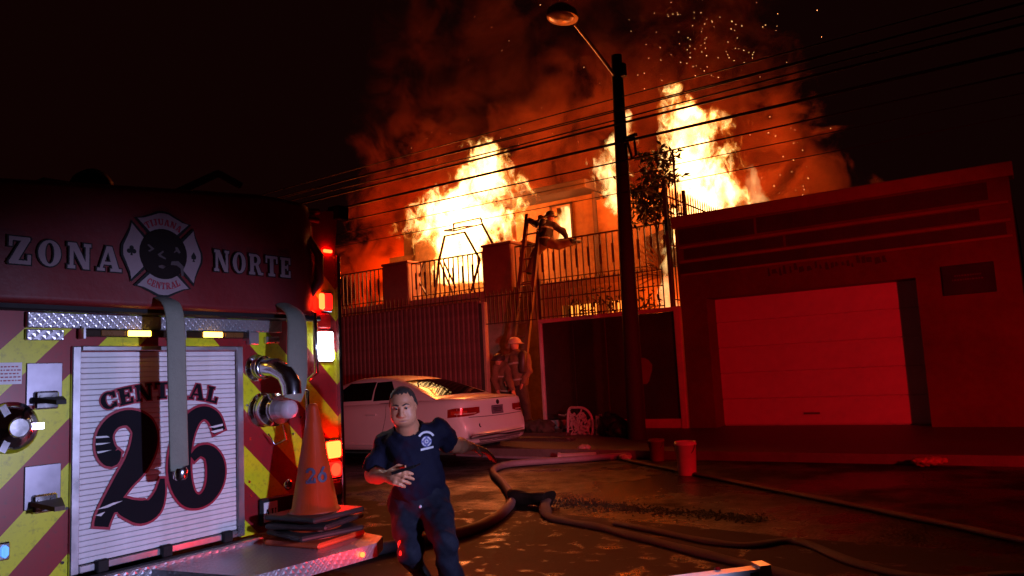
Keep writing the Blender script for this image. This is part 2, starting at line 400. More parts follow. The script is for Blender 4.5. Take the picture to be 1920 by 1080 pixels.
m = MB(); m.cyl((-5.34, 13.5, 3.9), (-5.34, 13.5, 5.35), .022, 8)
solo('iron_mast', m, IRON, 'thin iron rod rising above the tall side fence', 'rod', loc=(-5.34, 13.5, 3.9))

# ---------------------------------------------------------------- terrace in front of the burning house
TY, TZ = 14.5, 3.28
g = thing('terrace', 'raised plaster terrace wall below the burning house', 'wall', (-11, TY, .24))
m = MB()
m.box((-22, TY+.02, .2), (-5.5, TY+.25, 1.9)); m.box((-22, TY+.02, 2.75), (-5.5, TY+.25, TZ-.18))
for a, b_ in ((-22, -8.55), (-7.65, -7.45), (-6.9, -5.5)): m.box((a, TY+.02, 1.9), (b_, TY+.25, 2.75))
build('wall', m, TERR, g)
m = MB(); m.box((-22, TY-.06, TZ-.18), (-5.5, 17.0, TZ), .01); build('terrace_slab', m, TERR, g)
m = MB(); m.box((-8.6, TY+.5, 1.8), (-6.8, TY+.55, 2.8)); build('glowing_room_wall', m, glow('firelight_glow', (1, .26, .03), 2.4), g)  # wall emits light itself, added as the firelight inside the room and into the yard
gr = MB().box((-.012, -.012, 0), (.012, .012, .85)).mesh('window_bar', IRON)
for i in range(22): piece('window_bar', gr, g, (-8.5+i*.075, TY+.03, 1.9))
m = MB(); m.box((-8.55, TY, 2.25), (-6.9, TY+.06, 2.42)); build('window_shelf', m, TERR, g)

def pillar(x0, x1, z1, label):
    g = thing('terrace_pillar', label, 'pillar', ((x0+x1)/2, TY, TZ), 'square pillars of the terrace railing')
    m = MB(); m.box((x0, TY-.1, TZ-.1), (x1, TY+.42, z1-.06), .02); build('shaft', m, PILLAR, g)
    m = MB(); m.box((x0-.03, TY-.13, z1-.06), (x1+.03, TY+.45, z1), .015); build('cap', m, PILLAR, g)
pillar(-13.78, -12.92, 4.30, 'square plaster pillar on the terrace left of the bent swing frame')
pillar(-10.57, -9.76, 4.36, 'square plaster pillar on the terrace beside the leaning ladder')
def balustrade(x0, x1, label, panels=()):
    g = thing('terrace_railing', label, 'railing', (x0, TY, TZ), 'iron railings between the terrace pillars')
    h = .93; pm = MB().box((-.012, -.012, 0), (.012, .012, h)).mesh('baluster', IRON); n = int((x1-x0)/.145)
    for i in range(n+1): piece('baluster', pm, g, (x0+(x1-x0)*i/n, TY, TZ))
    m = MB(); m.bar((x0, TY, TZ+h), (x1, TY, TZ+h), .045, .03); build('top_rail', m, IRON, g)
    m = MB(); m.bar((x0, TY, TZ+.09), (x1, TY, TZ+.09), .03, .02); build('bottom_rail', m, IRON, g)
    sm = MB().box((-.03, -.01, 0), (.03, .01, .42), .006).mesh('flat_ornament', IRON)
    for i in range(1, n, 2): piece('flat_ornament', sm, g, (x0+(x1-x0)*i/n, TY-.024, TZ+.26))
balustrade(-19.5, -13.86, 'iron terrace railing behind the fire engine, left of the first pillar')
balustrade(-12.86, -10.63, 'iron terrace railing between the two pillars, in front of the swing frame')
balustrade(-9.70, -5.6, 'iron terrace railing below the firefighter and behind the utility pole')

# ---------------------------------------------------------------- burning house
HY = 17.0
g = thing('burning_house', 'plaster house on fire with flames bursting from its open rooms', 'house', (-11, HY, TZ))
m = MB()
m.box((-14.5, HY-.5, TZ), (-13.72, HY+.3, 6.1), .02)                               # left column
m.box((-11.3, HY, TZ), (-10.15, HY+.25, 5.75)); m.box((-9.58, HY, TZ), (-8.78, HY+.25, 5.75))
m.box((-10.15, HY, TZ), (-9.58, HY+.25, 4.55)); m.box((-10.15, HY, 5.62), (-9.58, HY+.25, 5.75))
m.box((-13.72, HY, TZ), (-11.3, HY+.25, 3.95))
m.box((-8.70, HY-.25, TZ), (-6.0, HY, 5.5)); m.box((-6.0, HY-.25, TZ), (-5.2, HY, 4.2))
m.box((-16, 21, TZ), (-5, 21.2, 5.6)); m.box((-14.5, HY+.3, TZ), (-14.3, 21, 5.6)); m.box((-8.9, HY+.25, TZ), (-8.72, 21, 5.6))
build('wall', m, PLASTER, g)
m = MB(); m.box((-15.65, HY-.35, TZ), (-14.62, HY+.1, 4.92), .01); m.box((-15.1, HY-.30, 4.92), (-14.66, HY, 5.62), .01); build('side_wing', m, PLASTER, g)
m = MB(); m.box((-11.35, HY-.75, 5.75), (-8.72, 21, 5.98), .015); build('roof', m, CHAR, g)
m = MB()
for a, b_ in (((-10.17, 4.55), (-10.17, 5.62)), ((-9.56, 4.55), (-9.56, 5.62)), ((-10.2, 5.62), (-9.53, 5.62)), ((-10.2, 4.55), (-9.53, 4.55))):
    m.bar((a[0], HY-.02, a[1]), (b_[0], HY-.02, b_[1]), .05)
build('window_frame', m, CHAR, g)
m = MB(); m.box((-8.80, HY-.30, TZ), (-8.72, HY-.02, 5.72)); build('door_jamb', m, CHAR, g)
m = MB(); m.bar((-13.7, HY+.1, 5.9), (-11.35, HY+.2, 5.5), .12); build('fallen_beam', m, CHAR, g)
m = MB()   # slanting fallen roof sheet to the right, behind the pole
m.prism([(-7.3, 16.3, 4.3), (-5.5, 16.3, 4.75), (-5.5, 16.3, 3.4), (-7.2, 16.3, 3.6)], (0, .05, 0)); build('fallen_roof_sheet', m, CHAR, g)

# ---------------------------------------------------------------- flames and smoke (volumes)
def fcurve(t, zfac, pts):
    n = N(t, 'ShaderNodeFloatCurve'); c = n.mapping.curves[0]
    pts = sorted(pts)
    while len(c.points) < len(pts): c.points.new(.5, .5)
    for p, (a, v) in zip(c.points, pts): p.location = (a, v); p.handle_type = 'AUTO'
    n.mapping.use_clip = False; n.mapping.update()
    t.links.new(zfac, n.inputs['Value']); return n.outputs[0]
def flame(label, rows, cy, ry, strength, amp=1.5, fr=1.0, name='flames', seed=0.0, soft=.55):
    """rows: (z, x left, x right) outline of the fire at its own distance"""
    z0 = min(r[0] for r in rows); z1 = max(r[0] for r in rows); x0 = min(r[1] for r in rows); x1 = max(r[2] for r in rows)
    pad = .55
    m = MB(); m.box((x0-pad, cy-ry-.3, z0-.1), (x1+pad, cy+ry+.3, z1+.5))
    ma = bpy.data.materials.new(name); ma.use_nodes = True; t = ma.node_tree; t.nodes.clear()
    co = N(t, 'ShaderNodeTexCoord').outputs['Object']
    mp = N(t, 'ShaderNodeMapping'); mp.inputs['Location'].default_value = (seed, seed*1.7, seed*.6); mp.inputs['Scale'].default_value = (1, 1, .62)
    t.links.new(co, mp.inputs[0])
    wn = noise(t, mp.outputs[0], 1.1*fr, 3, .6)
    sub = N(t, 'ShaderNodeVectorMath', operation='SUBTRACT'); t.links.new(wn.outputs['Color'], sub.inputs[0]); sub.inputs[1].default_value = (.5, .5, .5)
    sc = N(t, 'ShaderNodeVectorMath', operation='SCALE'); t.links.new(sub.outputs[0], sc.inputs[0]); sc.inputs['Scale'].default_value = .95/fr
    ad = N(t, 'ShaderNodeVectorMath', operation='ADD'); t.links.new(co, ad.inputs[0]); t.links.new(sc.outputs[0], ad.inputs[1])
    sp = N(t, 'ShaderNodeSeparateXYZ'); t.links.new(ad.outputs[0], sp.inputs[0]); X, Y, Z = sp.outputs
    zf = math_(t, 'DIVIDE', math_(t, 'SUBTRACT', Z, z0), z1-z0)
    w = x1-x0
    cx = fcurve(t, zf, [((z-z0)/(z1-z0), ((a+b)/2-x0)/w) for z, a, b in rows])
    rx = fcurve(t, zf, [((z-z0)/(z1-z0), (b-a)/2/w) for z, a, b in rows])
    u = math_(t, 'DIVIDE', math_(t, 'SUBTRACT', X, math_(t, 'MULTIPLY_ADD', cx, w, x0)), math_(t, 'MAXIMUM', math_(t, 'MULTIPLY', rx, w), .02))
    v = math_(t, 'DIVIDE', math_(t, 'SUBTRACT', Y, cy), ry)
    d = math_(t, 'SUBTRACT', 1.0, math_(t, 'SQRT', math_(t, 'ADD', math_(t, 'MULTIPLY', u, u), math_(t, 'MULTIPLY', v, v))))
    top = math_(t, 'MULTIPLY', math_(t, 'MAXIMUM', math_(t, 'SUBTRACT', zf, .97), 0), -14)
    wp = N(t, 'ShaderNodeVectorMath', operation='ADD'); t.links.new(mp.outputs[0], wp.inputs[0]); t.links.new(sc.outputs[0], wp.inputs[1])
    n1 = noise(t, wp.outputs[0], 2.0*fr, 8, .64, .9)
    e = math_(t, 'ADD', math_(t, 'ADD', d, top), math_(t, 'MULTIPLY', math_(t, 'SUBTRACT', n1.outputs[0], .50), amp*2.6))
    mr = N(t, 'ShaderNodeMapRange', interpolation_type='SMOOTHSTEP'); t.links.new(e, mr.inputs[0]); mr.inputs[1].default_value = .08; mr.inputs[2].default_value = .08+soft
    de = mr.outputs[0]
    col = ramp(t, de, [(0, (1, .055, .002)), (.50, (1, .19, .009)), (.80, (1, .40, .06)), (1, (1, .62, .22))])
    em = N(t, 'ShaderNodeEmission'); t.links.new(col, em.inputs[0])
    t.links.new(math_(t, 'MULTIPLY', math_(t, 'POWER', de, 2.4), strength), em.inputs[1])
    out = N(t, 'ShaderNodeOutputMaterial'); t.links.new(em.outputs[0], out.inputs['Volume'])
    ma.volume_intersection_method = 'ACCURATE' if hasattr(ma, 'volume_intersection_method') else 0
    o = solo(name, m, ma, label, 'fire', 'masses of flame', 'stuff')
    return o
flame('broad white hot fire bursting from the open front room behind the swing frame',
      [(3.9, -13.3, -11.6), (4.5, -13.45, -11.2), (5.0, -13.6, -10.6), (5.6, -14.15, -10.3), (6.0, -13.85, -10.35), (6.35, -12.7, -10.65), (6.7, -12.2, -10.85), (7.0, -11.75, -10.95), (7.3, -11.35, -11.05)],
      15.9, .75, 9, amp=1.7, fr=1.35, seed=2.3)
flame('tall white fire rising behind the garage roof',
      [(4.0, -6.65, -4.75), (4.6, -6.65, -4.75), (5.2, -6.7, -4.85), (5.7, -6.75, -4.98), (6.2, -6.7, -5.12), (6.55, -6.6, -5.2), (6.85, -6.5, -5.35), (7.15, -6.45, -5.8), (7.55, -6.2, -5.9)],
      16.1, .6, 9.5, amp=1.7, fr=1.35, seed=7.1)
flame('thin ragged orange flames licking up just left of the pole',
      [(5.0, -8.05, -7.6), (5.3, -8.25, -7.6), (5.7, -8.4, -7.65), (6.1, -8.45, -7.6), (6.5, -8.3, -7.5), (7.0, -7.75, -7.4), (7.35, -7.6, -7.4)],
      16.3, .25, 7, amp=1.9, fr=2.0, seed=4.4)
flame('small dim orange flame at the right end of the fire',
      [(4.0, -4.9, -4.3), (4.7, -4.95, -4.35), (5.2, -4.9, -4.5), (5.6, -4.85, -4.65)], 16.6, .3, 1.2, amp=1.4, fr=1.3, seed=1.2)
flame('yellow flames filling the square window behind the climbing firefighter',
      [(4.3, -10.4, -9.4), (5.0, -10.4, -9.4), (5.7, -10.3, -9.5)], 17.36, .25, 7, amp=1.3, fr=1.4, seed=9.1)
flame('small patch of burning debris by the first terrace pillar',
      [(3.3, -14.3, -13.7), (3.5, -14.2, -13.8), (3.75, -14.05, -13.9)], 15.0, .2, 14, amp=1.2, fr=2.2, seed=3.1)
flame('narrow yellow fire low behind the tall side fence',
      [(2.0, -6.0, -5.5), (2.6, -5.95, -5.55), (3.2, -5.9, -5.6), (3.6, -5.8, -5.6)], 13.75, .18, 4, amp=1.3, fr=1.7, seed=5.7)
flame('low orange fire glowing behind the railing beside the fire engine',
      [(3.2, -17.5, -14.8), (3.8, -17.3, -14.9), (4.4, -16.6, -15.2), (4.8, -16, -15.6)], 17.9, .6, 1.2, amp=1.3, fr=1.0, seed=6.7, soft=.8)

def smoke():
    m = MB(); m.box((-23, 17.45, 3.4), (-2.2, 20.4, 15))
    ma = bpy.data.materials.new('fire_lit_smoke'); ma.use_nodes = True; t = ma.node_tree; t.nodes.clear()
    co = N(t, 'ShaderNodeTexCoord').outputs['Object']
    wn = noise(t, co, .35, 2, .5)
    sub = N(t, 'ShaderNodeVectorMath', operation='SUBTRACT'); t.links.new(wn.outputs['Color'], sub.inputs[0]); sub.inputs[1].default_value = (.5, .5, .5)
    sc = N(t, 'ShaderNodeVectorMath', operation='SCALE'); t.links.new(sub.outputs[0], sc.inputs[0]); sc.inputs['Scale'].default_value = 2.2
    ad = N(t, 'ShaderNodeVectorMath', operation='ADD'); t.links.new(co, ad.inputs[0]); t.links.new(sc.outputs[0], ad.inputs[1])
    sp = N(t, 'ShaderNodeSeparateXYZ'); t.links.new(ad.outputs[0], sp.inputs[0]); X, Y, Z = sp.outputs
    n1 = noise(t, ad.outputs[0], .75, 9, .64, .5)
    # left and right limits drift with height, ragged by the noise
    zf = math_(t, 'DIVIDE', math_(t, 'SUBTRACT', Z, 3.4), 11.6, clamp=True)
    left = math_(t, 'MULTIPLY_ADD', zf, 4.5, -19.6)
    right = fcurve(t, zf, [(0, .40), (.1, .46), (.2, .34), (.32, .28), (.5, .22), (1, .10)])
    right = math_(t, 'MULTIPLY_ADD', right, 6, -6.2)
    dl = math_(t, 'MULTIPLY', math_(t, 'SUBTRACT', X, left), .7); dr = math_(t, 'MULTIPLY', math_(t, 'SUBTRACT', right, X), .9)
    d = math_(t, 'MINIMUM', math_(t, 'MINIMUM', dl, dr), .22)
    e = math_(t, 'ADD', d, math_(t, 'MULTIPLY', math_(t, 'SUBTRACT', n1.outputs[0], .50), 7.0))
    mr = N(t, 'ShaderNodeMapRange', interpolation_type='SMOOTHSTEP'); t.links.new(e, mr.inputs[0]); mr.inputs[1].default_value = .0; mr.inputs[2].default_value = 1.0
    dens = math_(t, 'MULTIPLY', math_(t, 'MULTIPLY', mr.outputs[0], 2.8), math_(t, 'MAXIMUM', math_(t, 'MULTIPLY_ADD', zf, -1.75, 1.0), .035))
    pv = N(t, 'ShaderNodeVolumePrincipled'); pv.inputs['Color'].default_value = (.95, .28, .10, 1); pv.inputs['Anisotropy'].default_value = .1
    t.links.new(dens, pv.inputs['Density'])
    out = N(t, 'ShaderNodeOutputMaterial'); t.links.new(pv.outputs[0], out.inputs['Volume'])
    return solo('smoke', m, ma, 'thick smoke lit orange by the fire below, drifting over the house', 'smoke', None, 'stuff')
smoke()
# sparks carried up by the fire
m = MB(); r = random.Random(5)
for i in range(200):
    if r.random() < .7: c = (r.gauss(-5.2, 1.0), r.uniform(15, 17), 7.5+abs(r.gauss(0, 1.6)))
    elif r.random() < .5: c = (r.gauss(-3.9, .35), r.uniform(15.5, 17), r.uniform(4.6, 6.4))
    else: c = (r.uniform(-14, -6), r.uniform(14.5, 17), r.uniform(6.5, 11))
    q = r.uniform(.0025, .0055); V = Vector(c)
    m.add([V+Vector(v)*q for v in ((1,0,0),(-1,0,0),(0,1,0),(0,-1,0),(0,0,1.6),(0,0,-1.6))], [(0,2,4),(2,1,4),(1,3,4),(3,0,4),(2,0,5),(1,2,5),(3,1,5),(0,3,5)])
solo('sparks', m, EMBER, 'tiny sparks scattered in the dark air above the fire', 'sparks', None, 'stuff')

# ---------------------------------------------------------------- utility pole, lamp, wires
g = thing('utility_pole', 'leaning dark utility pole carrying a street lamp and cables', 'utility pole', (-5.53, 11.55, .15))
m = MB(); m.tube([(-5.54, 11.55, .1), (-5.50, 11.55, 3.4), (-5.44, 11.55, 6.62)], [.15, .125, .092], 14); build('pole', m, POLEW, g)
m = MB(); m.tube([(-5.46, 11.48, 6.25), (-5.5, 10.9, 6.52), (-5.5, 10.25, 6.73)], .028, 8); build('lamp_arm', m, LAMPM, g)
hd = MB().lathe((-5.5, 9.86, 6.70), (0, 0, 1), [(-.02, .30), (.02, .315), (.10, .28), (.17, .17), (.19, .02)], 24)
hd.v = [(-5.5+(x+5.5)*.72, y, z+(y-9.86)*.04) for x, y, z in hd.v]
lh = build('lamp_head', hd, LAMPM, g)
hd = MB().lathe((-5.5, 9.80, 6.675), (0, 0, 1), [(-.05, .05), (-.03, .19), (.0, .245), (.012, .25)], 24)
hd.v = [(-5.5+(x+5.5)*.72, y, z+(y-9.86)*.04) for x, y, z in hd.v]
build('lamp_glass', hd, LENS, lh)
m = MB(); m.box((-5.33, 11.40, 6.18), (-5.25, 11.5, 6.4)); build('photocell_box', m, CABLE, g)
m = MB(); m.tube([(-5.34, 11.45, 5.12), (-5.18, 11.45, 5.10), (-5.16, 11.45, 4.8), (-5.24, 11.45, 4.75), (-5.30, 11.45, 5.05)], .022, 6); m.bar((-5.36, 11.5, 5.13), (-5.12, 11.42, 5.13), .05)
build('bracket', m, CABLE, g)
wires = [(6.12, 5.83, .010), (5.83, 5.62, .012), (5.60, 5.36, .020), (5.48, 5.46, .012), (5.10, 5.05, .024), (4.72, 4.72, .013), (4.35, 4.5, .007), (4.15, 4.2, .007), (5.66, 5.60, .012)]
desc = ['topmost thin cable crossing the pole', 'second cable from the top crossing the pole', 'thick cable third from the top of the pole', 'slack cable sagging between the thick ones', 'thickest black cable crossing the pole at its bracket', 'single cable below the bracket of the pole', 'faint thin wire low in front of the fire', 'lowest faint wire crossing the window of the house', 'thin cable twisted along the upper thick cable']
for k, ((za, zb, rr), ds) in enumerate(zip(wires, desc)):
    zm = zb; y = 11.42-.03*(k % 3)
    pts = []
    for i in range(41):
        s = i/40; x = -34+s*46
        d = (x+5.45)
        sag = .0009*d*d if d < 0 else .0022*d*d
        pts.append((x, y, zm+(za-zm)*max(-1.5, min(1.5, d/-7))*(-.0)-sag*0+.004*abs(d)*((k % 2)-.5)-(.02*math.sin(d*.55+k) if k in (3, 8) else 0)))
    m = MB(); m.tube(pts, rr, 6); solo('overhead_cable', m, CABLE, ds, 'cable', 'cables on the utility pole')
# ---------------------------------------------------------------- fire engine (rear seen at an angle)
TRX, TCY = -3.95, 2.42
RED = mat('engine_red_paint', (.30, .012, .012), .28, var=.12, scale=1.5, coat=.5)
VINYL = mat('red_vinyl_cover', (.15, .004, .006), .55, var=.18, scale=2.5, bump=.25, bscale=14)
ALU = mat('brushed_aluminium', (.62, .62, .66), .32, .9, var=.12, scale=6)
CHROME = mat('chrome', (.72, .72, .75), .12, 1, var=.1, scale=8)
SLAT = mat('white_shutter_slat', (.72, .72, .76), .42, var=.13, scale=2.2, dirt=(.50, .48, .48))
BLACK = mat('black_rubber', (.010, .010, .011), .6, var=.3, scale=12, spec=.25)
DIGIT = mat('black_decal', (.006, .005, .009), .7, var=.2, spec=.12)
OUTL = mat('crimson_decal', (.30, .012, .035), .45, var=.15)
PALE = mat('pale_decal', (.27, .20, .22), .5, var=.12)
CANVAS = mat('grey_hose_canvas', (.19, .20, .16), .8, var=.15, scale=9, bump=.35, bscale=160)
AMBERON = glow('amber_lamp_on', (1, .50, .05), 14)
AMBEROFF = mat('amber_lamp_off', (.16, .07, .02), .25)
REDON = glow('red_lamp_on', (1, .016, .003), 40)
REDDIM = glow('red_lamp_dim', (1, .01, .006), 2.2)
BRAKE = glow('brake_lamp_on', (1, .0042, .0007), 200)
WHITEON = glow('white_lamp_on', (.95, .97, 1), 26)
BLUEON = glow('blue_lamp_on', (.10, .30, 1), 1.6)
REDLENS = mat('red_lens', (.35, .01, .01), .15)
def chevrons():
    m, t, b = nt('reflective_chevrons'); co = N(t, 'ShaderNodeTexCoord').outputs['Object']
    sp = N(t, 'ShaderNodeSeparateXYZ'); t.links.new(co, sp.inputs[0])
    q = math_(t, 'ADD', sp.outputs[2], math_(t, 'ABSOLUTE', math_(t, 'ADD', sp.outputs[1], .02)))   # centre line y = 2.40
    fr = math_(t, 'FRACT', math_(t, 'DIVIDE', math_(t, 'SUBTRACT', q, .83), .43))
    s = math_(t, 'LESS_THAN', fr, .5)
    n = noise(t, co, 5, 5, .6); n2 = noise(t, co, 34, 6, .7); gr = ramp(t, n2.outputs[0], [(.52, 0), (.70, 1)])
    c = mix_col(t, s, (.28, .006, .014), (.66, .70, .008))
    c = mix_col(t, math_(t, 'MULTIPLY', n.outputs[0], .32), c, (.06, .04, .02)); c = mix_col(t, math_(t, 'MULTIPLY', gr, .45), c, (.05, .04, .03))
    t.links.new(c, b.inputs['Base Color']); b.inputs['Roughness'].default_value = .35
    return m
def treadplate():
    m, t, b = nt('diamond_tread_plate'); co = N(t, 'ShaderNodeTexCoord').outputs['Object']
    def dia(rot, off):
        mp = N(t, 'ShaderNodeMapping'); mp.inputs['Rotation'].default_value = (rot, 0, rot); mp.inputs['Scale'].default_value = (38, 38, 38); mp.inputs['Location'].default_value = off
        t.links.new(co, mp.inputs[0]); w = N(t, 'ShaderNodeTexVoronoi', distance='CHEBYCHEV'); w.inputs['Randomness'].default_value = 0; w.inputs['Scale'].default_value = 1
        t.links.new(mp.outputs[0], w.inputs['Vector']); return w.outputs['Distance']
    h = math_(t, 'MAXIMUM', math_(t, 'SUBTRACT', .42, dia(math.pi/4, (0, 0, 0))), 0)
    bn = N(t, 'ShaderNodeBump'); bn.inputs['Strength'].default_value = .9; bn.inputs['Distance'].default_value = .006
    t.links.new(h, bn.inputs['Height']); t.links.new(bn.outputs[0], b.inputs['Normal'])
    b.inputs['Base Color'].default_value = (.5, .5, .54, 1); b.inputs['Metallic'].default_value = .8; b.inputs['Roughness'].default_value = .34
    return m
CHEV = chevrons(); TREAD = treadplate()

eng = thing('fire_engine', 'red fire engine seen from the rear with a numbered white shutter and yellow chevrons', 'fire engine', (TRX, TCY, 0))
m = MB(); m.box((-8.6, 1.2, .5), (TRX-.02, 3.655, 2.19), .03); body = build('body', m, RED, eng)
m = MB(); m.box((-11.2, 1.22, .5), (-8.75, 3.63, 2.75), .12); m.box((-8.75, 1.5, .6), (-8.6, 3.4, 2.3)); build('cab', m, RED, eng)
for x in (-6.0, -10.2):
    for y0, y1 in ((1.24, 1.54), (3.34, 3.62)):
        m = MB(); m.lathe((x, y0, .5), (0, 1, 0), [(0, .36), (.03, .5), (y1-y0-.03, .5), (y1-y0, .36)], 28); w = build('wheel', m, BLACK, eng)
        m = MB(); m.lathe((x, (y0 if y0 < 2 else y1)-.02, .5), (0, 1, 0), [(0, .1), (.01, .28), (.03, .3), (.05, .3)], 20); build('rim', m, ALU, w)
m = MB(); m.box((TRX-.02, 1.2, .44), (TRX, 1.925, 2.17)); m.box((TRX-.02, 2.885, .44), (TRX, 3.655, 2.17)); m.box((TRX-.02, 1.925, 1.54), (TRX, 2.885, 1.72))
build('chevron_panel', m, CHEV, eng)
# roller shutter
rd = build('roller_shutter', MB().box((TRX-.05, 1.93, .46), (TRX-.03, 2.88, 1.54)), BLACK, eng)
slat = MB(); prof = [(-.010, 0), (.0005, .0012), (.0020, .005), (.0020, .0205), (.0005, .0248), (-.010, .0262)]
slat.add([(x, y, z) for y in (-.447, .447) for x, z in prof], [(i, i+1, 7+i, 6+i) for i in range(5)])
sm = slat.mesh('slat', SLAT); ns = 38; p = (1.523-.492)/ns
for i in range(ns): piece('slat', sm, rd, (TRX+.006, 2.40, .492+i*p))
m = MB(); m.box((TRX-.01, 1.912, .45), (TRX+.022, 1.955, 1.55), .005); m.box((TRX-.01, 2.852, .45), (TRX+.022, 2.897, 1.55), .005); m.box((TRX-.01, 1.956, 1.526), (TRX+.026, 2.851, 1.551), .004)
build('shutter_frame', m, ALU, rd)
m = MB(); m.box((TRX+.0, 1.957, .452), (TRX+.02, 2.85, .488), .004); build('bottom_bar', m, ALU, rd)
for y in (2.03, 2.37, 2.74):
    m = MB(); m.box((TRX+.012, y, .438), (TRX+.045, y+.06, .50), .006); build('latch', m, BLACK, rd)
# ---- lettering made of flat strokes (slab serif)
def glyph(c, g=0.0):
    """strokes of one letter in a unit-high cell, each a convex polygon grown by g; returns (polys, width)"""
    P = []
    def conv(q):
        cx = sum(a for a, _ in q)/len(q); cy = sum(b for _, b in q)/len(q); n = len(q)
        if g == 0: P.append(q); return
        area = sum(q[i][0]*q[(i+1) % n][1]-q[(i+1) % n][0]*q[i][1] for i in range(n))
        if area < 0: q = q[::-1]
        out = []
        for i in range(n):
            a, b, d = Vector((*q[i-1], 0)), Vector((*q[i], 0)), Vector((*q[(i+1) % n], 0))
            e1 = (b-a).normalized(); e2 = (d-b).normalized(); n1 = Vector((e1.y, -e1.x, 0)); n2 = Vector((e2.y, -e2.x, 0))
            s = n1+n2; k = max(.35, 1+n1.dot(n2)); o = b+s*g/k; out.append((o.x, o.y))
        P.append(out)
    def rc(x0, y0, x1, y1): conv([(x0, y0), (x1, y0), (x1, y1), (x0, y1)])
    def stem(x, t, top=True, bot=True, s=.07, h=.13):
        rc(x, 0, x+t, 1)
        if bot: rc(x-s, 0, x+t+s, h)
        if top: rc(x-s, 1-h, x+t+s, 1)
    def ring(cx, cy, rx, ry, tx, ty, a0=0, a1=360, n=20):
        for i in range(n):
            q = []
            for a, outer in ((a0+(a1-a0)*i/n, 1), (a0+(a1-a0)*(i+1)/n, 1), (a0+(a1-a0)*(i+1)/n, 0), (a0+(a1-a0)*i/n, 0)):
                a = math.radians(a); X = rx+g if outer else rx-tx-g; Y = ry+g if outer else ry-ty-g
                q.append((cx+X*math.cos(a), cy+Y*math.sin(a)))
            P.append(q)
    t, h = .24, .14
    if c == 'C':
        ring(.40, .5, .40, .5, t, h, 40, 320); rc(.60, .60, .74, .96); rc(.60, .06, .74, .34); w = .78
    elif c == 'E': stem(.07, t); rc(.07, 0, .68, h); rc(.07, 1-h, .68, 1); rc(.07, .44, .52, .58); rc(.57, 0, .70, .34); rc(.57, .66, .70, 1); rc(.44, .36, .54, .66); w = .74
    elif c == 'N': stem(.07, .14, True, True); stem(.66, .14, True, False); conv([(.05, 1), (.31, 1), (.80, 0), (.58, 0)]); w = .92
    elif c == 'T': stem(.28, t, False, True, .1); rc(0, 1-h, .80, 1); rc(0, .64, .11, 1); rc(.69, .64, .80, 1); w = .82
    elif c == 'R':
        stem(.07, t); ring(.40, .72, .34, .28, .22, .12, -90, 90, 12); rc(.2, 1-.12, .41, 1); rc(.2, .44, .41, .56); conv([(.38, .5), (.58, .5), (.84, 0), (.58, 0)]); rc(.58, 0, .90, .12); w = .90
    elif c == 'A': conv([(.06, .05), (.17, .05), (.48, 1), (.34, 1)]); conv([(.34, 1), (.56, 1), (.86, .05), (.60, .05)]); rc(.20, .26, .68, .38); rc(-.02, 0, .28, .12); rc(.50, 0, .95, .12); w = .94
    elif c == 'L': stem(.07, t); rc(.07, 0, .66, h); rc(.54, 0, .68, .38); w = .72
    elif c == 'O': ring(.40, .5, .40, .5, .24, .10); w = .84
    elif c == 'Z': rc(.04, 1-h, .72, 1); rc(.04, 0, .74, h); conv([(.02, .06), (.30, .06), (.74, .94), (.46, .94)]); rc(.02, .64, .14, 1); rc(.64, 0, .76, .36); w = .80
    elif c == 'I': stem(.07, t); w = .38
    elif c == 'J': rc(.28, .2, .28+t, 1); rc(.16, 1-.13, .62, 1); ring(.27, .25, .25, .25, .2, .12, 180, 360, 10); w = .66
    elif c == 'U': rc(.07, .3, .07+t, 1); rc(.62, .3, .76, 1); rc(0, .87, .38, 1); rc(.55, .87, .84, 1); ring(.415, .32, .345, .32, .24, .13, 180, 360, 12); w = .86
    elif c == '2': ring(.38, .68, .36, .32, .2, .13, -20, 180, 14); conv([(.0, .05), (.24, .05), (.74, .62), (.5, .56)]); rc(0, 0, .74, .18); rc(.62, .1, .74, .32); w = .8
    elif c == '6': ring(.38, .33, .37, .33, .2, .12); conv([(.01, .3), (.2, .36), (.62, 1), (.42, 1)]); w = .8
    else: w = .35
    return P, w
def text_width(s, sp): return sum(glyph(c)[1]+sp for c in s)-sp
def lettering(name, s, place, mats, par, sp=.12, grow=(0,), depth=.0006, label=None):
    """place(u, v, d): letter-height units from the text centre -> 3D point, d metres proud"""
    W_ = text_width(s, sp)
    for li, (g, ma) in enumerate(zip(grow, mats)):
        m = MB(); u = -W_/2; k = 0
        for c in s:
            P, w = glyph(c, g)
            for q in P:
                m.add([place(u+a, b, depth*(li*40+1)/10+k*.00002) for a, b in q], [tuple(range(len(q)))]); k += 1
            u += w+sp
        o = build(name if li == len(grow)-1 else name+'_outline', m, ma, par, fix=False, label=label)
def arc_place(x, cy, cz, hgt, R, sx=1.0, flip=1):
    """text along an arc of radius R (metres) that bends down at both ends (flip=1) or up (flip=-1)"""
    def f(u, v, d):
        a = u*hgt*sx/R
        if flip > 0: r = R+v*hgt; return (x+d, cy+r*math.sin(a), cz-R+r*math.cos(a))
        r = R-v*hgt; return (x+d, cy+r*math.sin(a), cz+R-r*math.cos(a))
    return f
DECX = TRX+.0105
hgt = .088; W_ = text_width('CENTRAL', .10); 
lettering('central_lettering', 'CENTRAL', arc_place(DECX, 2.395, 1.268, hgt, 1.15, .66/(W_*hgt)), (OUTL, DIGIT), rd, .10, (.07, 0))
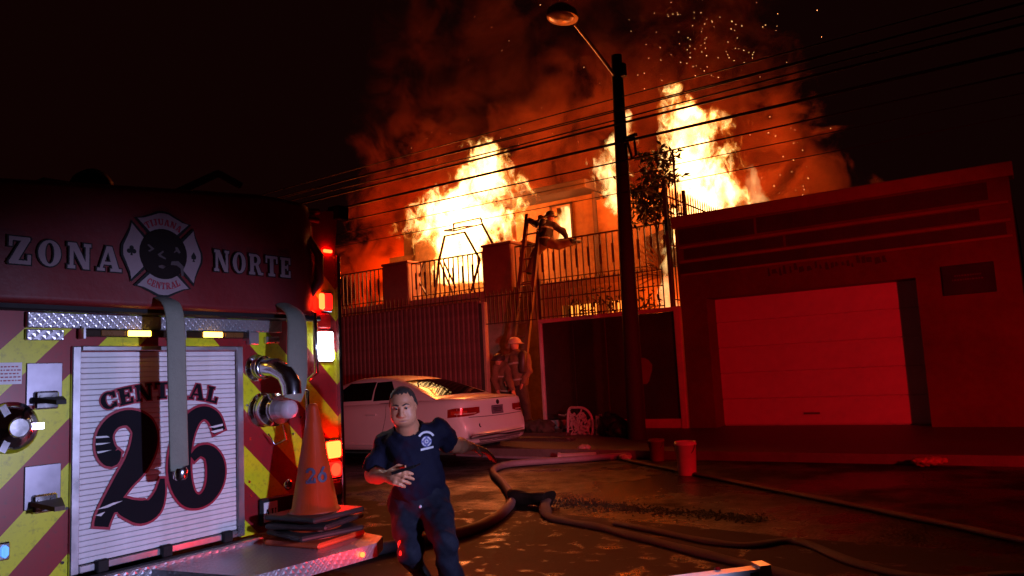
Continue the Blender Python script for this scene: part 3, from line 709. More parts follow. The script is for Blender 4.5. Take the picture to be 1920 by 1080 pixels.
def brush(path, x, growth):
    """path: (y, z, half width) along a digit; one strip, each step a hair prouder than the last"""
    P = [Vector((a, b)) for a, b, _ in path]; m = MB(); n = len(P); L = []; Rr = []
    for i in range(n):
        d = (P[min(i+1, n-1)]-P[max(i-1, 0)]).normalized(); nn = Vector((-d.y, d.x)); w = path[i][2]+growth
        q = P[i]
        if i == 0: q = q-d*growth
        if i == n-1: q = q+d*growth
        L.append(q+nn*w); Rr.append(q-nn*w)
    V = [(x+i*.00004, a.x, a.y) for i, a in enumerate(L)]+[(x+i*.00004, a.x, a.y) for i, a in enumerate(Rr)]
    m.add(V, [(i, i+1, n+i+1, n+i) for i in range(n-1)]); return m
def dense(path, k=6):     # smooth the polyline (Catmull-Rom)
    P = [Vector(p) for p in path]; out = []
    for i in range(len(P)-1):
        a, b, c, d = P[max(i-1, 0)], P[i], P[i+1], P[min(i+2, len(P)-1)]
        for j in range(k):
            t = j/k; out.append(.5*((2*b)+(c-a)*t+(2*a-5*b+4*c-d)*t*t+(3*b-a-3*c+d)*t**3))
    out.append(P[-1]); return [tuple(p) for p in out]
two = dense([(2.155, 1.015, .010), (2.118, .985, .045), (2.082, 1.03, .048), (2.078, 1.105, .040), (2.125, 1.165, .036), (2.205, 1.178, .042), (2.275, 1.125, .062), (2.285, 1.04, .072), (2.245, .945, .068), (2.175, .86, .052), (2.115, .775, .042), (2.075, .70, .040), (2.062, .655, .036)])
foot = dense([(2.10, .725, .020), (2.15, .745, .036), (2.21, .715, .048), (2.275, .690, .058), (2.335, .705, .050), (2.372, .77, .030), (2.385, .845, .012)])
six = dense([(2.745, 1.075, .012), (2.725, 1.045, .030), (2.690, 1.04, .034), (2.650, 1.075, .014), (2.640, 1.13, .028), (2.625, 1.168, .034)][::-1]) if False else \
      dense([(2.735, 1.06, .040), (2.705, 1.135, .040), (2.645, 1.175, .036), (2.575, 1.15, .044), (2.515, 1.06, .058), (2.487, .94, .066), (2.492, .82, .064), (2.535, .725, .050), (2.60, .692, .036), (2.665, .72, .044), (2.705, .79, .056), (2.708, .875, .056), (2.672, .945, .042), (2.61, .965, .030), (2.56, .93, .022)])
for path, nm in ((two, 'numeral_two'), (foot, 'numeral_two'), (six, 'numeral_six')):
    off = .0012 if path is foot else 0
    build('numeral_outline', brush(path, DECX+.002+off*.3, .013), OUTL, rd, fix=False)
for path, nm in ((two, 'numeral_two'), (foot, 'numeral_two'), (six, 'numeral_six')):
    off = .0012 if path is foot else 0
    build(nm, brush(path, DECX+.0052+off, 0), DIGIT, rd, fix=False)
def wedge(pts, x, ma, name, par):
    m = MB(); m.add([(x, a, b) for a, b in pts], [tuple(range(len(pts)))]); build(name, m, ma, par, fix=False)
for q in ([(2.028, 1.10), (2.085, 1.098), (2.10, 1.089), (2.03, 1.09)], [(2.03, 1.066), (2.105, 1.062), (2.06, 1.056), (2.03, 1.057)], [(2.035, 1.025), (2.11, 1.025), (2.06, 1.016), (2.04, 1.015)],
          [(2.035, .742), (2.12, .762), (2.17, .764), (2.09, .742)], [(2.03, .715), (2.08, .725), (2.06, .706)],
          [(2.755, 1.105), (2.66, 1.093), (2.70, 1.086), (2.755, 1.093)], [(2.755, 1.078), (2.675, 1.068), (2.70, 1.056), (2.755, 1.066)], [(2.76, 1.02), (2.70, 1.026), (2.72, 1.015)]):
    wedge(q, DECX+.0085, SLAT, 'speed_mark', rd)
# ---- tread plate, light bar, lamps
m = MB(); m.box((TRX+.002, 1.70, 1.637), (TRX+.03, 3.18, 1.712), .004); build('tread_plate', m, TREAD, eng)
m = MB(); m.box((TRX+.002, 1.70, 1.578), (TRX+.022, 1.87, 1.63), .004); build('tread_plate', m, TREAD, eng)
for a, b_ in ((1.955, 2.412), (2.50, 2.91)):
    lb = build('light_bar', MB().box((TRX+.002, a, 1.596), (TRX+.05, b_, 1.632), .004), mat('smoked_lens', (.03, .018, .012), .2), eng)
    c = 2.235 if a < 2.2 else 2.672
    nseg = 4
    for k in range(-2, 3):
        y = c+k*.14
        if y-.065 < a or y+.065 > b_: continue
        m = MB(); m.box((TRX+.05, y-.062, 1.600), (TRX+.058, y+.062, 1.630), .003); build('amber_lamp', m, AMBERON if k == 0 else AMBEROFF, lb, label='lit amber lamp' if k == 0 else None)
    m = MB(); m.box((TRX+.002, a-.012, 1.585), (TRX+.062, a-.001, 1.645)); m.box((TRX+.002, b_+.001, 1.585), (TRX+.062, b_+.012, 1.645)); build('end_bracket', m, ALU, lb)
m = MB(); m.box((TRX+.002, 2.93, 1.56), (TRX+.04, 3.0, 1.64), .006); build('small_fitting', m, ALU, eng); m = MB(); m.box((TRX+.002, 3.06, 1.57), (TRX+.03, 3.16, 1.61), .005); build('small_fitting', m, ALU, eng)
# right hand lamp cluster
def lampbox(name, y0, y1, z0, z1, ma, hous=CHROME):
    h = build(name+'_housing', MB().box((TRX+.001, y0-.012, z0-.012), (TRX+.022, y1+.012, z1+.012), .006), hous, eng)
    m = MB(); m.box((TRX+.022, y0, z0), (TRX+.040, y1, z1), .012); build(name, m, ma, h)
lampbox('red_warning_lamp', 3.535, 3.60, 1.795, 1.908, REDDIM)
m = MB(); m.box((TRX+.024, 3.482, 1.798), (TRX+.046, 3.530, 1.905), .01); build('red_warning_lamp', m, REDON, eng, label='lit red warning lamp')
lampbox('reversing_lamp', 3.485, 3.60, 1.455, 1.648, WHITEON)
m = MB(); m.box((TRX+.001, 3.48, 1.67), (TRX+.02, 3.6, 1.775), .01); build('lamp_lens', m, REDLENS, eng)
lampbox('brake_lamp', 3.53, 3.645, .815, .922, BRAKE)
lampbox('tail_lamp', 3.53, 3.645, .690, .790, REDDIM, BLACK)
m = MB(); m.cyl((TRX+.041, 3.588, .74), (TRX+.046, 3.588, .74), .042, 18); build('tail_lamp_disc', m, glow('tail_glow', (1, .006, .002), 22), eng)
lampbox('turn_lamp', 3.53, 3.645, .575, .665, REDLENS); lampbox('lower_lamp', 3.53, 3.645, .46, .55, ALU)
m = MB(); m.cyl((TRX+.001, 3.43, 1.06), (TRX+.03, 3.43, 1.06), .052, 20); build('reflector_disc', m, mat('blue_grey_reflector', (.35, .33, .5), .25), eng)
m = MB(); m.box((TRX-.01, 3.656, .42), (TRX+.03, 3.685, 2.18), .004); build('corner_trim', m, CHROME, eng)
m = MB(); m.tube([(TRX+.0, 3.41, 1.79), (TRX+.07, 3.41, 1.76), (TRX+.075, 3.41, 1.38), (TRX+.0, 3.41, 1.34)], .016, 10); build('grab_rail', m, CHROME, eng)
m = MB(); m.tube([(TRX+.0, 3.345, 1.28), (TRX+.06, 3.345, 1.26), (TRX+.06, 3.345, .95)], .014, 10); build('grab_rail', m, CHROME, eng)
m = MB(); m.prism([(TRX, 3.46, 2.17), (TRX, 3.66, 2.17), (TRX, 3.70, 2.50), (TRX, 3.46, 2.46)], (-.12, 0, 0)); build('corner_bracket', m, RED, eng)
m = MB(); m.box((TRX-.06, 3.66, 2.43), (TRX+.05, 3.76, 2.53), .006); build('marker_box', m, BLACK, eng)
m = MB(); m.box((TRX+.001, 3.555, 2.192), (TRX+.02, 3.625, 2.212), .004); build('red_marker_strip', m, REDON, eng)
# discharge outlets on the right chevron panel
m = MB(); m.lathe((TRX, 3.0, 1.42), (1, 0, 0), [(0, .082), (.015, .082), (.02, .06), (.06, .058), (.065, .07), (.09, .07), (.095, .055)], 26)
m.tube([(TRX+.09, 3.0, 1.42), (TRX+.16, 3.02, 1.415), (TRX+.22, 3.05, 1.375), (TRX+.25, 3.06, 1.31), (TRX+.255, 3.06, 1.25)], [.055, .058, .06, .06, .058], 18); build('curved_outlet', m, CHROME, eng)
m = MB(); m.lathe((TRX, 3.04, 1.165), (1, 0, 0), [(0, .105), (.02, .105), (.025, .085), (.05, .085), (.055, .10), (.12, .10), (.125, .075), (.16, .075), (.165, .085), (.18, .085)], 28); o = build('capped_outlet', m, CHROME, eng)
m = MB(); m.lathe((TRX+.18, 3.04, 1.165), (1, 0, 0), [(0, .05), (.05, .055), (.09, .052), (.1, .03)], 20); build('outlet_cap', m, mat('scuffed_plastic_cap', (.45, .38, .42), .45), o)
m = MB(); m.tube([(TRX+.12, 3.1, 1.07), (TRX+.1, 3.14, .98), (TRX+.04, 3.1, .95), (TRX+.06, 3.04, 1.02)], .005, 6); build('cap_chain', m, CHROME, o)
# suction cap and steps on the left side
m = MB(); m.lathe((TRX, 1.645, 1.175), (1, 0, 0), [(0, .118), (.02, .118), (.03, .10), (.05, .10), (.055, .075), (.075, .06), (.08, .045), (.10, .04)], 28); o = build('suction_cap', m, CHROME, eng)
for k in range(3):
    a = k*2.1; m = MB(); m.bar((TRX+.05, 1.645+.05*math.cos(a), 1.175+.05*math.sin(a)), (TRX+.06, 1.645+.12*math.cos(a), 1.175+.12*math.sin(a)), .03, .02, (1, 0, 0)); build('lug', m, ALU, o)
m = MB(); m.box((TRX+.001, 1.55, 1.374), (TRX+.006, 1.69, 1.474)); pl = build('placard', m, SLAT, eng)
r = random.Random(3); m = MB()
for k in range(5):
    y = 1.60
    while y < 1.675:
        w = r.uniform(.006, .016); m.add([(TRX+.0066, y, 1.452-k*.016), (TRX+.0066, y+w, 1.452-k*.016), (TRX+.0066, y+w, 1.458-k*.016), (TRX+.0066, y, 1.458-k*.016)], [(0, 1, 2, 3)]); y += w+.005
build('placard_print', m, OUTL, pl, fix=False).__setitem__('kind', 'stuff')
for zz, nm in ((1.27, 'a'), (.79, 'b')):
    m = MB(); m.box((TRX+.001, 1.71, zz+.0), (TRX+.008, 1.872, zz+.2), .003); st = build('folding_step', m, mat('step_backplate', (.30, .29, .34), .35, .8), eng)
    m = MB(); m.box((TRX+.008, 1.742, zz-.02), (TRX+.03, 1.85, zz+.065), .008); build('step_hinge', m, CHROME, st)
    m = MB(); m.prism([(TRX+.02, 1.73, zz+.018), (TRX+.20, 1.755, zz+.0), (TRX+.20, 1.80, zz+.0), (TRX+.02, 1.87, zz+.018)], (0, 0, .02)); build('step_tread', m, IRON if zz < 1 else BLACK, st)
    for k in (-1, 1):
        m = MB(); m.cyl((TRX+.03, 1.796+k*.028, zz+.035), (TRX+.036, 1.796+k*.028, zz+.035), .012, 10); build('bolt', m, CHROME, st)
lampbox('blue_lamp', 1.612, 1.64, .60, .655, BLUEON)
# rear bumper strip, tail board
m = MB(); m.box((TRX-.02, 1.2, .34), (TRX+.06, 3.0, .425), .008); build('bumper_strip', m, TREAD, eng)
m = MB(); m.prism([(TRX+.061, 2.3, .40), (-3.24, 2.42, .40), (-3.19, 3.22, .40), (-3.29, 3.37, .40), (TRX+.061, 3.5, .40)], (0, 0, -.075)); tb = build('tail_board', m, TREAD, eng)
m = MB(); m.cyl((-3.188, 3.10, .362), (-3.178, 3.10, .362), .014, 12); build('marker_lamp', m, REDON, tb)
lamp('marker_lamp_light', 'POINT', (-3.08, 3.0, .43), 5, (1, .012, .008), .02)
m = MB(); m.box((TRX+.001, 3.0, .48), (TRX+.03, 3.4, .64), .01); pb = build('plate_bracket', m, BLACK, eng)
m = MB(); m.box((TRX+.03, 3.02, .50), (TRX+.034, 3.12, .615), .003); np_ = build('licence_plate', m, SLAT, eng)
lettering('plate_lettering', 'AU', lambda u, v, d: (TRX+.035+d, 3.068+u*.045, .52+v*.055), (DIGIT,), np_, .12)
m = MB(); m.lathe((TRX+.03, 3.2, .70), (1, 0, 0), [(0, .03), (.01, .035), (.02, .02)], 14); build('keyed_lock', m, CHROME, eng)
for (y, z) in ((2.93, 1.2), (2.95, 1.0), (2.94, .75), (2.95, .67), (3.27, 1.0), (3.33, 1.1), (3.36, .95), (3.3, 1.24), (1.9, .77), (1.885, .52)):
    m = MB(); m.cyl((TRX+.0005, y, z), (TRX+.008, y, z), .008, 8); build('panel_bolt', m, CHROME, eng)
# hose bed cover: bulging red vinyl with lettering
def cover(u, v):
    y = 1.1+(3.50-1.1)*u
    zt = 2.30+(2.47-2.30)*min(1, (y-1.5)/1.5) if y > 1.5 else 2.28
    s = v
    zb = 1.755
    edge = max(0, (u-.9)/.1)
    if s < .1: x = -3.93+.09*(s/.1)**.5; z = zb-.02+.02*(s/.1)
    elif s < .72: z = zb+(zt-zb)*((s-.1)/.62); x = -3.84+.004*math.sin(y*9+z*6)
    else:
        a = (s-.72)/.28; x = -3.84-1.5*a**1.6; z = zt+.05*math.sin(a*math.pi)+.02*a
    x -= .16*edge**2.2; z -= .05*edge**2*(1 if s > .5 else 0)
    x += .006*math.sin(y*3.1+1)+.012*edge*math.sin(z*28+y*20)
    return (x, y, z)
m = MB(); m.grid(cover, 90, 40); cv = build('hose_bed_cover', m, VINYL, eng)
m = MB(); m.box((-3.94, 1.2, 1.715), (-3.87, 3.46, 1.752), .008); build('cover_edge_rail', m, BLACK, eng)
m = MB(); m.tube([(-3.93, 3.40, 2.30), (-3.88, 3.46, 2.15), (-3.90, 3.47, 1.98), (-3.95, 3.42, 1.85)], [.03, .05, .055, .03], 10, flat=.6); build('cover_fold', m, VINYL, cv)
m = MB(); m.tube([(-3.95, 3.2, 2.42), (-3.90, 3.36, 2.44), (-3.95, 3.52, 2.47)], .02, 8); m.tube([(-3.93, 3.2, 2.36), (-3.88, 3.36, 2.385), (-3.93, 3.5, 2.40)], .018, 8); build('cover_strap', m, VINYL, cv)
CVX = -3.825
lettering('zona_lettering', 'ZONA', lambda u, v, d: (CVX+d, 1.832+u*.128, 1.920+v*.127), (BLACK, PALE), cv, .20, (.05, 0), .0005)
lettering('norte_lettering', 'NORTE', lambda u, v, d: (CVX+d, 2.905+u*.112, 1.972+v*.125), (BLACK, PALE), cv, .16, (.05, 0), .0005)
# fire service cross
EC = (2.325, 2.038); ER = .222
def arm(k, g=0):
    a = k*math.pi/2; pts = []
    prof = [(-.34, .50), (-.66, .80), (-.50, .83), (-.30, .91), (-.12, .99), (0, 1.0), (.12, .99), (.30, .91), (.50, .83), (.66, .80), (.34, .50), (.18, .58), (0, .61), (-.18, .58)]
    cx, cy = 0, .77
    for x, y in prof:
        x2, y2 = cx+(x-cx)*(1+g*1.5), cy+(y-cy)*(1+g*3.2)
        pts.append((EC[0]+ER*(x2*math.cos(a)-y2*math.sin(a)), EC[1]+ER*(x2*math.sin(a)+y2*math.cos(a))))
    return pts
em = None
for k in range(4):
    m = MB(); q = arm(k, .08)
    for i in range(1, 6): pass
    def fan(q, x):
        mm = MB(); n = len(q)
        top = q[1:10]; bot = [q[0], q[13], q[12], q[11], q[10]]
        bb = [Vector((*bot[0], 0)).lerp(Vector((*bot[0], 0)), 0)]
        mm.add([(x, a, b) for a, b in q], [(0, 1, 2), (0, 2, 3), (0, 3, 13), (13, 3, 4), (13, 4, 12), (12, 4, 5), (12, 5, 6), (12, 6, 11), (11, 6, 7), (11, 7, 10), (10, 7, 8), (10, 8, 9)]); return mm
    o = build('emblem_border', fan(q, CVX+.0002+.0001*k), BLACK, cv, fix=False)
    build('emblem_arm', fan(arm(k), CVX+.002), PALE, cv, fix=False)
m = MB(); m.add([(CVX+.0030, EC[0]+ER*.615*math.cos(t), EC[1]+ER*.615*math.sin(t)) for t in np.linspace(0, 2*math.pi, 33)[:-1]], [tuple(range(32))]); disc = build('emblem_disc', m, mat('emblem_black', (.012, .007, .007), .7, spec=.15), cv, fix=False)
GREY = mat('emblem_grey', (.085, .062, .066), .5)
def blot(pts, ma=GREY, name='emblem_mark', x=.0036):
    m = MB(); m.add([(CVX+x, EC[0]+ER*a, EC[1]+ER*b) for a, b in pts], [tuple(range(len(pts)))]); build(name, m, ma, disc if ma is GREY else cv, fix=False)
blot([(-.42, .18), (-.38, .20), (-.24, .10), (-.36, .02), (-.40, .04), (-.32, .09)]); blot([(.30, .20), (.36, .20), (.44, .08), (.40, .05), (.34, .10), (.27, .05), (.26, .08), (.31, .12)])
blot([(-.16, -.02), (-.02, .08), (.0, .05), (-.08, -.03), (.06, -.10), (.04, -.13), (-.12, -.07)]); blot([(-.14, -.30), (-.05, -.27), (.06, -.30), (.10, -.27), (-.02, -.36), (-.12, -.34)])
blot([(.2, -.16), (.38, -.14), (.52, -.26), (.52, -.5), (.46, -.5), (.44, -.32), (.34, -.25), (.18, -.25)])
lettering('emblem_lettering', 'TIJUANA', arc_place(CVX+.003, EC[0], EC[1]+ER*.70, .036, ER*.70, .9), (OUTL,), cv, .1)
lettering('emblem_lettering', 'CENTRAL', arc_place(CVX+.003, EC[0], EC[1]-ER*.86, .036, ER*.86, .9, -1), (OUTL,), cv, .1)
def circ(cx, cy, r, n=12): return [(cx+r*math.cos(t), cy+r*math.sin(t)) for t in np.linspace(0, 2*math.pi, n+1)[:-1]]
for q in (circ(-.80, .07, .055), circ(-.86, -.01, .055), circ(-.74, -.01, .055), [(-.83, -.11), (-.77, -.11), (-.79, .02), (-.81, .02)]): blot(q, BLACK, 'club_mark', .0026+.0001*len(q)*random.random())
blot([(.80, .13), (.87, .02), (.86, -.05), (.81, -.06), (.84, -.12), (.76, -.12), (.79, -.06), (.74, -.05), (.73, .02)], BLACK, 'spade_mark', .0027)
# gear on the roof, dark against the night
m = MB(); m.tube([(-4.3, 2.34, 2.47), (-4.28, 2.52, 2.49), (-4.3, 2.70, 2.495), (-4.32, 3.02, 2.455)], .022, 10); build('roof_rail', m, mat('dull_roof_tube', (.30, .14, .15), .45), eng)
m = MB(); m.lathe((-5.0, 2.5, 2.62), (1, 0, 0), [(0, .11), (.05, .13), (.12, .13), (.14, .10)], 22); build('round_lamp_can', m, BLACK, eng)
m = MB(); m.box((-6.8, 1.4, 2.2), (-4.6, 3.4, 2.52), .03); m.box((-6.4, 2.3, 2.52), (-5.2, 3.2, 2.74), .06); m.bar((-5.0, 3.1, 2.7), (-5.0, 3.48, 2.93), .05); m.bar((-5.0, 3.48, 2.93), (-5.0, 3.68, 2.87), .04); build('roof_equipment', m, mat('dark_equipment', (.03, .022, .022), .6), eng)
for c in ((-4.55, 2.62, 2.55), (-4.55, 2.72, 2.54), (-4.28, 2.85, 2.47), (-5.2, 2.72, 2.78)):
    m = MB(); m.lathe(c, (1, 0, 0), [(0, .012), (.01, .012), (.02, .004)], 8); build('roof_bolt', m, CHROME, eng)

# hoses and strap hanging down the rear
m = MB(); pts = [(-3.83, 2.325, 1.80), (-3.72, 2.322, 1.71), (-3.70, 2.326, 1.3), (-3.70, 2.335, .95), (-3.70, 2.340, .915)]
m.tube(dense(pts, 5), [.053]*len(dense(pts, 5)), 12, flat=.14)
st = thing('hanging_hose', 'flat grey hose hanging in front of the numbered shutter', 'hose', (-3.70, 2.325, 1.72))
build('hose_jacket', m, CANVAS, st)
m = MB(); m.lathe((-3.70, 2.341, .912), (0, 0, -1), [(0, .030), (.012, .036), (.05, .034), (.06, .026)], 16); build('metal_tip', m, CHROME, st)
pts = [(-3.84, 3.13, 1.80), (-3.73, 3.13, 1.72), (-3.70, 3.11, 1.5), (-3.70, 3.105, 1.32), (-3.715, 3.08, 1.22)]
P_ = dense(pts, 6); m = MB(); m.tube(P_, [.062+.012*math.sin(i/len(P_)*3) for i in range(len(P_))], 14, flat=.28)
solo('hanging_hose', m, CANVAS, 'wide pale hose drooping beside the chrome outlets on the right of the shutter', 'hose', loc=(-3.72, 3.1, 1.72))

# traffic cones stacked on the tail board
CONE = mat('orange_cone_plastic', (.42, .038, .007), .38, var=.12, scale=5)
CBASE = mat('cone_rubber_base', (.02, .014, .014), .6, var=.4, scale=8)
CX, CYY = -3.60, 3.135
descs = ['lowest traffic cone of the stack on the tail board, orange edged base', 'second traffic cone from the bottom of the stack', 'third traffic cone from the bottom of the stack', 'topmost orange traffic cone of the stack, marked with blue numerals']
for k, ds in enumerate(descs):
    z = .402+k*.046; rz = (.12, -.2, .25, .05)[k]; hw = .205
    cn = thing('traffic_cone', ds, 'traffic cone', (CX+(.0, .012, -.01, .0)[k], CYY+(.0, -.012, .012, .0)[k], z), 'stacked traffic cones', rz)
    m = MB(); m.box((-hw, -hw, 0), (hw, hw, .030), .010); build('base', m, CBASE if k else mat('orange_base', (.5, .07, .02), .5), cn, world=False)
    m = MB(); m.lathe((0, 0, .03), (0, 0, 1), [(0, .150), (.012, .146), (.02, .134), (.60, .030), (.615, .026), (.62, .018)], 36)
    cb = build('cone_body', m, CONE, cn, world=False)
    if k == 3:
        def onc(u, v, d):
            z_ = .20+v*.085; R = .134-(z_-.05)*(.104/.58)+.004+d; a = u*.075/R-.62
            return (R*math.cos(a), R*math.sin(a), z_)
        P0 = MB(); W_ = text_width('26', .12); u = -W_/2; q_ = 0
        for c in '26':
            G, w = glyph(c, .02)
            for q in G: P0.add([onc(u+a, b, q_*.00004) for a, b in q], [tuple(range(len(q)))]); q_ += 1
            u += w+.12
        build('cone_numerals', P0, mat('blue_marker', (.04, .04, .09), .6), cb, world=False, fix=False)
# ---------------------------------------------------------------- bodies from distance fields, one continuous surface each
class G:
    def __init__(s, lo, hi, h):
        lo = np.array(lo, float); n = np.ceil((np.array(hi)-lo)/h).astype(int)+1
        s.lo, s.h, s.n = lo, h, n
        ax = [lo[i]+h*np.arange(n[i]) for i in range(3)]
        s.X, s.Y, s.Z = np.meshgrid(*ax, indexing='ij'); s.P = np.stack((s.X, s.Y, s.Z), -1)
def seg(g, a, b, ra, rb, flat=None):
    a = np.array(a, float); b = np.array(b, float); ab = b-a
    t = np.clip(((g.P-a)@ab)/max(1e-9, ab@ab), 0, 1)
    q = g.P-a-t[..., None]*ab
    if flat is not None:      # (direction, factor): thinner along a direction
        d = np.array(flat[0], float); d /= np.linalg.norm(d); c = q@d; q = q+(c*(1/flat[1]-1))[..., None]*d
    r = ra+(rb-ra)*t
    d = np.sqrt((q*q).sum(-1))-r
    return d*(flat[1] if flat is not None else 1) if False else d
def ell(g, c, r, Rm=None):
    q = g.P-np.array(c, float)
    if Rm is not None: q = q@Rm
    k = q/np.array(r, float); l = np.sqrt((k*k).sum(-1))
    return (l-1)*min(r)
def sm(a, b, k=.03):
    h = np.clip(.5+.5*(b-a)/k, 0, 1); return b*(1-h)+a*h-k*h*(1-h)
def cut(a, b, k=.01): return -sm(-a, b, k)
def nets(g, f):
    """naive surface nets: grid of signed distances -> vertices, quads"""
    s = f < 0
    nx, ny, nz = f.shape
    c = [(i, j, k) for i in (0, 1) for j in (0, 1) for k in (0, 1)]
    cs = lambda A, o: A[o[0]:nx-1+o[0], o[1]:ny-1+o[1], o[2]:nz-1+o[2]]
    cnt = sum(cs(s, o).astype(int) for o in c); act = (cnt > 0) & (cnt < 8)
    idx = -np.ones(act.shape, int); ijk = np.argwhere(act); idx[tuple(ijk.T)] = np.arange(len(ijk))
    acc = np.zeros((len(ijk), 3)); num = np.zeros(len(ijk)); I = tuple(ijk.T)
    for a in range(8):
        for b in range(a+1, 8):
            if sum(abs(c[a][k]-c[b][k]) for k in range(3)) != 1: continue
            fa = cs(f, c[a])[I]; fb = cs(f, c[b])[I]; m = (fa < 0) != (fb < 0)
            t = np.where(m, fa/np.where(fa-fb == 0, 1, fa-fb), 0)
            p = np.array(c[a])+(np.array(c[b])-np.array(c[a]))*t[:, None]
            acc[m] += p[m]; num[m] += 1
    V = g.lo+(ijk+acc/num[:, None])*g.h
    Q = []
    for ax in range(3):
        sl0 = [slice(0, n) for n in f.shape]; sl1 = list(sl0)
        sl0[ax] = slice(0, f.shape[ax]-1); sl1[ax] = slice(1, f.shape[ax])
        ch = s[tuple(sl0)] != s[tuple(sl1)]
        e = np.argwhere(ch); u, v = (ax+1) % 3, (ax+2) % 3
        ok = (e[:, u] > 0) & (e[:, v] > 0) & (e[:, u] < f.shape[u]-1) & (e[:, v] < f.shape[v]-1); e = e[ok]
        flip = ~s[tuple(sl0)][tuple(e.T)]
        d = np.zeros((4, 3), int); d[1, u] = -1; d[2, u] = -1; d[2, v] = -1; d[3, v] = -1
        q = np.stack([idx[tuple((e+d[k]).T)] for k in range(4)], 1)
        q[flip] = q[flip][:, ::-1]; Q.append(q)
    return V, np.concatenate(Q)
def body_mesh(name, g, f, mats, smooth=2):
    V, Q = nets(g, f)
    E = np.concatenate([Q[:, [0, 1]], Q[:, [1, 2]], Q[:, [2, 3]], Q[:, [3, 0]]])
    for _ in range(smooth):
        A = np.zeros_like(V); n = np.zeros(len(V)); np.add.at(A, E[:, 0], V[E[:, 1]]); np.add.at(n, E[:, 0], 1); np.add.at(A, E[:, 1], V[E[:, 0]]); np.add.at(n, E[:, 1], 1)
        V = V*.5+.5*A/np.maximum(n, 1)[:, None]
    me = bpy.data.meshes.new(name); me.from_pydata(V.tolist(), [], Q.tolist())
    me.polygons.foreach_set('use_smooth', [True]*len(Q))
    for m in (mats if isinstance(mats, (list, tuple)) else [mats]): me.materials.append(m)
    me.update(); return me, V
def nz(g, s, amp, seed=0):     # cheap cloth folds
    X, Y, Z = g.X*s+seed, g.Y*s+seed*2, g.Z*s-seed
    return amp*(np.sin(X*1.3+1.7*np.sin(Z*.9+Y))*np.cos(Y*1.1+1.3*np.sin(X*.7))+.6*np.sin(Z*2.1+2*np.sin(X*1.4+Y*.8)))
SKIN = mat('skin', (.58, .235, .125), .5, var=.14, scale=14, bump=.1, bscale=220)
HAIR = mat('short_black_hair', (.030, .020, .016), .75, var=.8, scale=110, bump=.8, bscale=260)
NAVY = mat('navy_cotton', (.006, .006, .020), .85, var=.25, scale=6, bump=.35, bscale=90, spec=.2)
NAVYP = mat('dark_navy_trousers', (.010, .011, .022), .8, var=.3, scale=6, bump=.35, bscale=70, spec=.2)
BOOTM = mat('black_boot_leather', (.008, .008, .008), .45, var=.4, scale=12)
PRINTW = mat('white_shirt_print', (.62, .62, .68), .7)
EYEW = mat('eye_white', (.30, .26, .24), .25); EYEB = mat('eye_dark', (.015, .01, .008), .15)
LIP = mat('lip_skin', (.34, .13, .11), .45)
def V3(*a): return np.array(a, float)

def hand_sdf(g, w, dirn, palm_n, curl=.5, scale=1.0, thumb_side=1):
    """w wrist, dirn towards the knuckles, palm_n out of the palm, fingers curl towards palm_n"""
    d = dirn/np.linalg.norm(dirn); n = palm_n-d*(palm_n@d); n /= np.linalg.norm(n); s = np.cross(d, n)*thumb_side
    L = scale
    f = seg(g, w, w+d*.05*L, .027*L, .030*L, (n, .62)); f = sm(f, seg(g, w+d*.04*L+s*.012*L, w+d*.085*L+s*.022*L, .024*L, .020*L, (n, .7)), .015)
    f = sm(f, seg(g, w+d*.04*L-s*.012*L, w+d*.078*L-s*.022*L, .024*L, .018*L, (n, .7)), .015)
    for k, (o, ln) in enumerate(((.030, .075), (.010, .085), (-.011, .078), (-.030, .060))):
        a = w+d*(.086-.004*abs(k-1))*L+s*o*L; c = curl*(1+.12*k)
        p = a; ang = 0; rad = (.0098, .0090, .0082, .0072)
        lens = (.45, .31, .24)
        for q in range(3):
            ang += c*(.75, .8, .5)[q]; b = p+(d*math.cos(ang)+n*math.sin(ang)+s*o*.9)*ln*lens[q]*L
            f = sm(f, seg(g, p, b, rad[q]*L, rad[q+1]*L), .006); p = b
    a = w+d*.02*L+s*.026*L; b = a+(d*.6+s*.65+n*.35)*.045*L; e = b+(d*.8+s*.15+n*.5)*.034*L
    f = sm(f, seg(g, a, b, .014*L, .0115*L), .012); f = sm(f, seg(g, b, e, .0112*L, .0085*L), .006)
    return f

# ---------------------------------------------------------------- running man (front)
OFF = V3(0, 0, 0)
J = dict(head=(-2.930, 3.190, 1.158), neck=(-2.985, 3.285, 1.045), chest=(-3.02, 3.345, .90), belly=(-3.02, 3.36, .76), pelvis=(-3.035, 3.409, .63),
         rsh=(-3.150, 3.265, .950), lsh=(-2.895, 3.425, 1.00), relb=(-3.200, 3.215, .775), rwri=(-2.985, 3.105, .790),
         lelb=(-2.960, 3.66, .900), lwri=(-3.005, 3.88, .868), rhip=(-3.115, 3.385, .60), lhip=(-2.965, 3.458, .60),
         rknee=(-2.92, 3.19, .375), rank=(-3.13, 3.45, .255), lknee=(-2.715, 3.245, .44), lank=(-2.815, 3.415, .105))
J = {k: V3(*v) for k, v in J.items()}
ROOT = (-2.98, 3.36, 0)
man = thing('person', 'running man in a navy T-shirt and dark trousers in front of the white car', 'person', ROOT)
fwd = V3(.56, -.80, -.12); fwd /= np.linalg.norm(fwd)          # where he faces
fwd = V3(.56, -.80, -.20); fwd /= np.linalg.norm(fwd)
upv = V3(.03, -.12, 1); upv -= fwd*(upv@fwd); upv /= np.linalg.norm(upv); sid = np.cross(fwd, upv)   # sid: towards his right (image left)
lo = np.array([min(v[i] for v in J.values()) for i in range(3)])-.2; hi = np.array([max(v[i] for v in J.values()) for i in range(3)])+.22
lo[2] = -.01
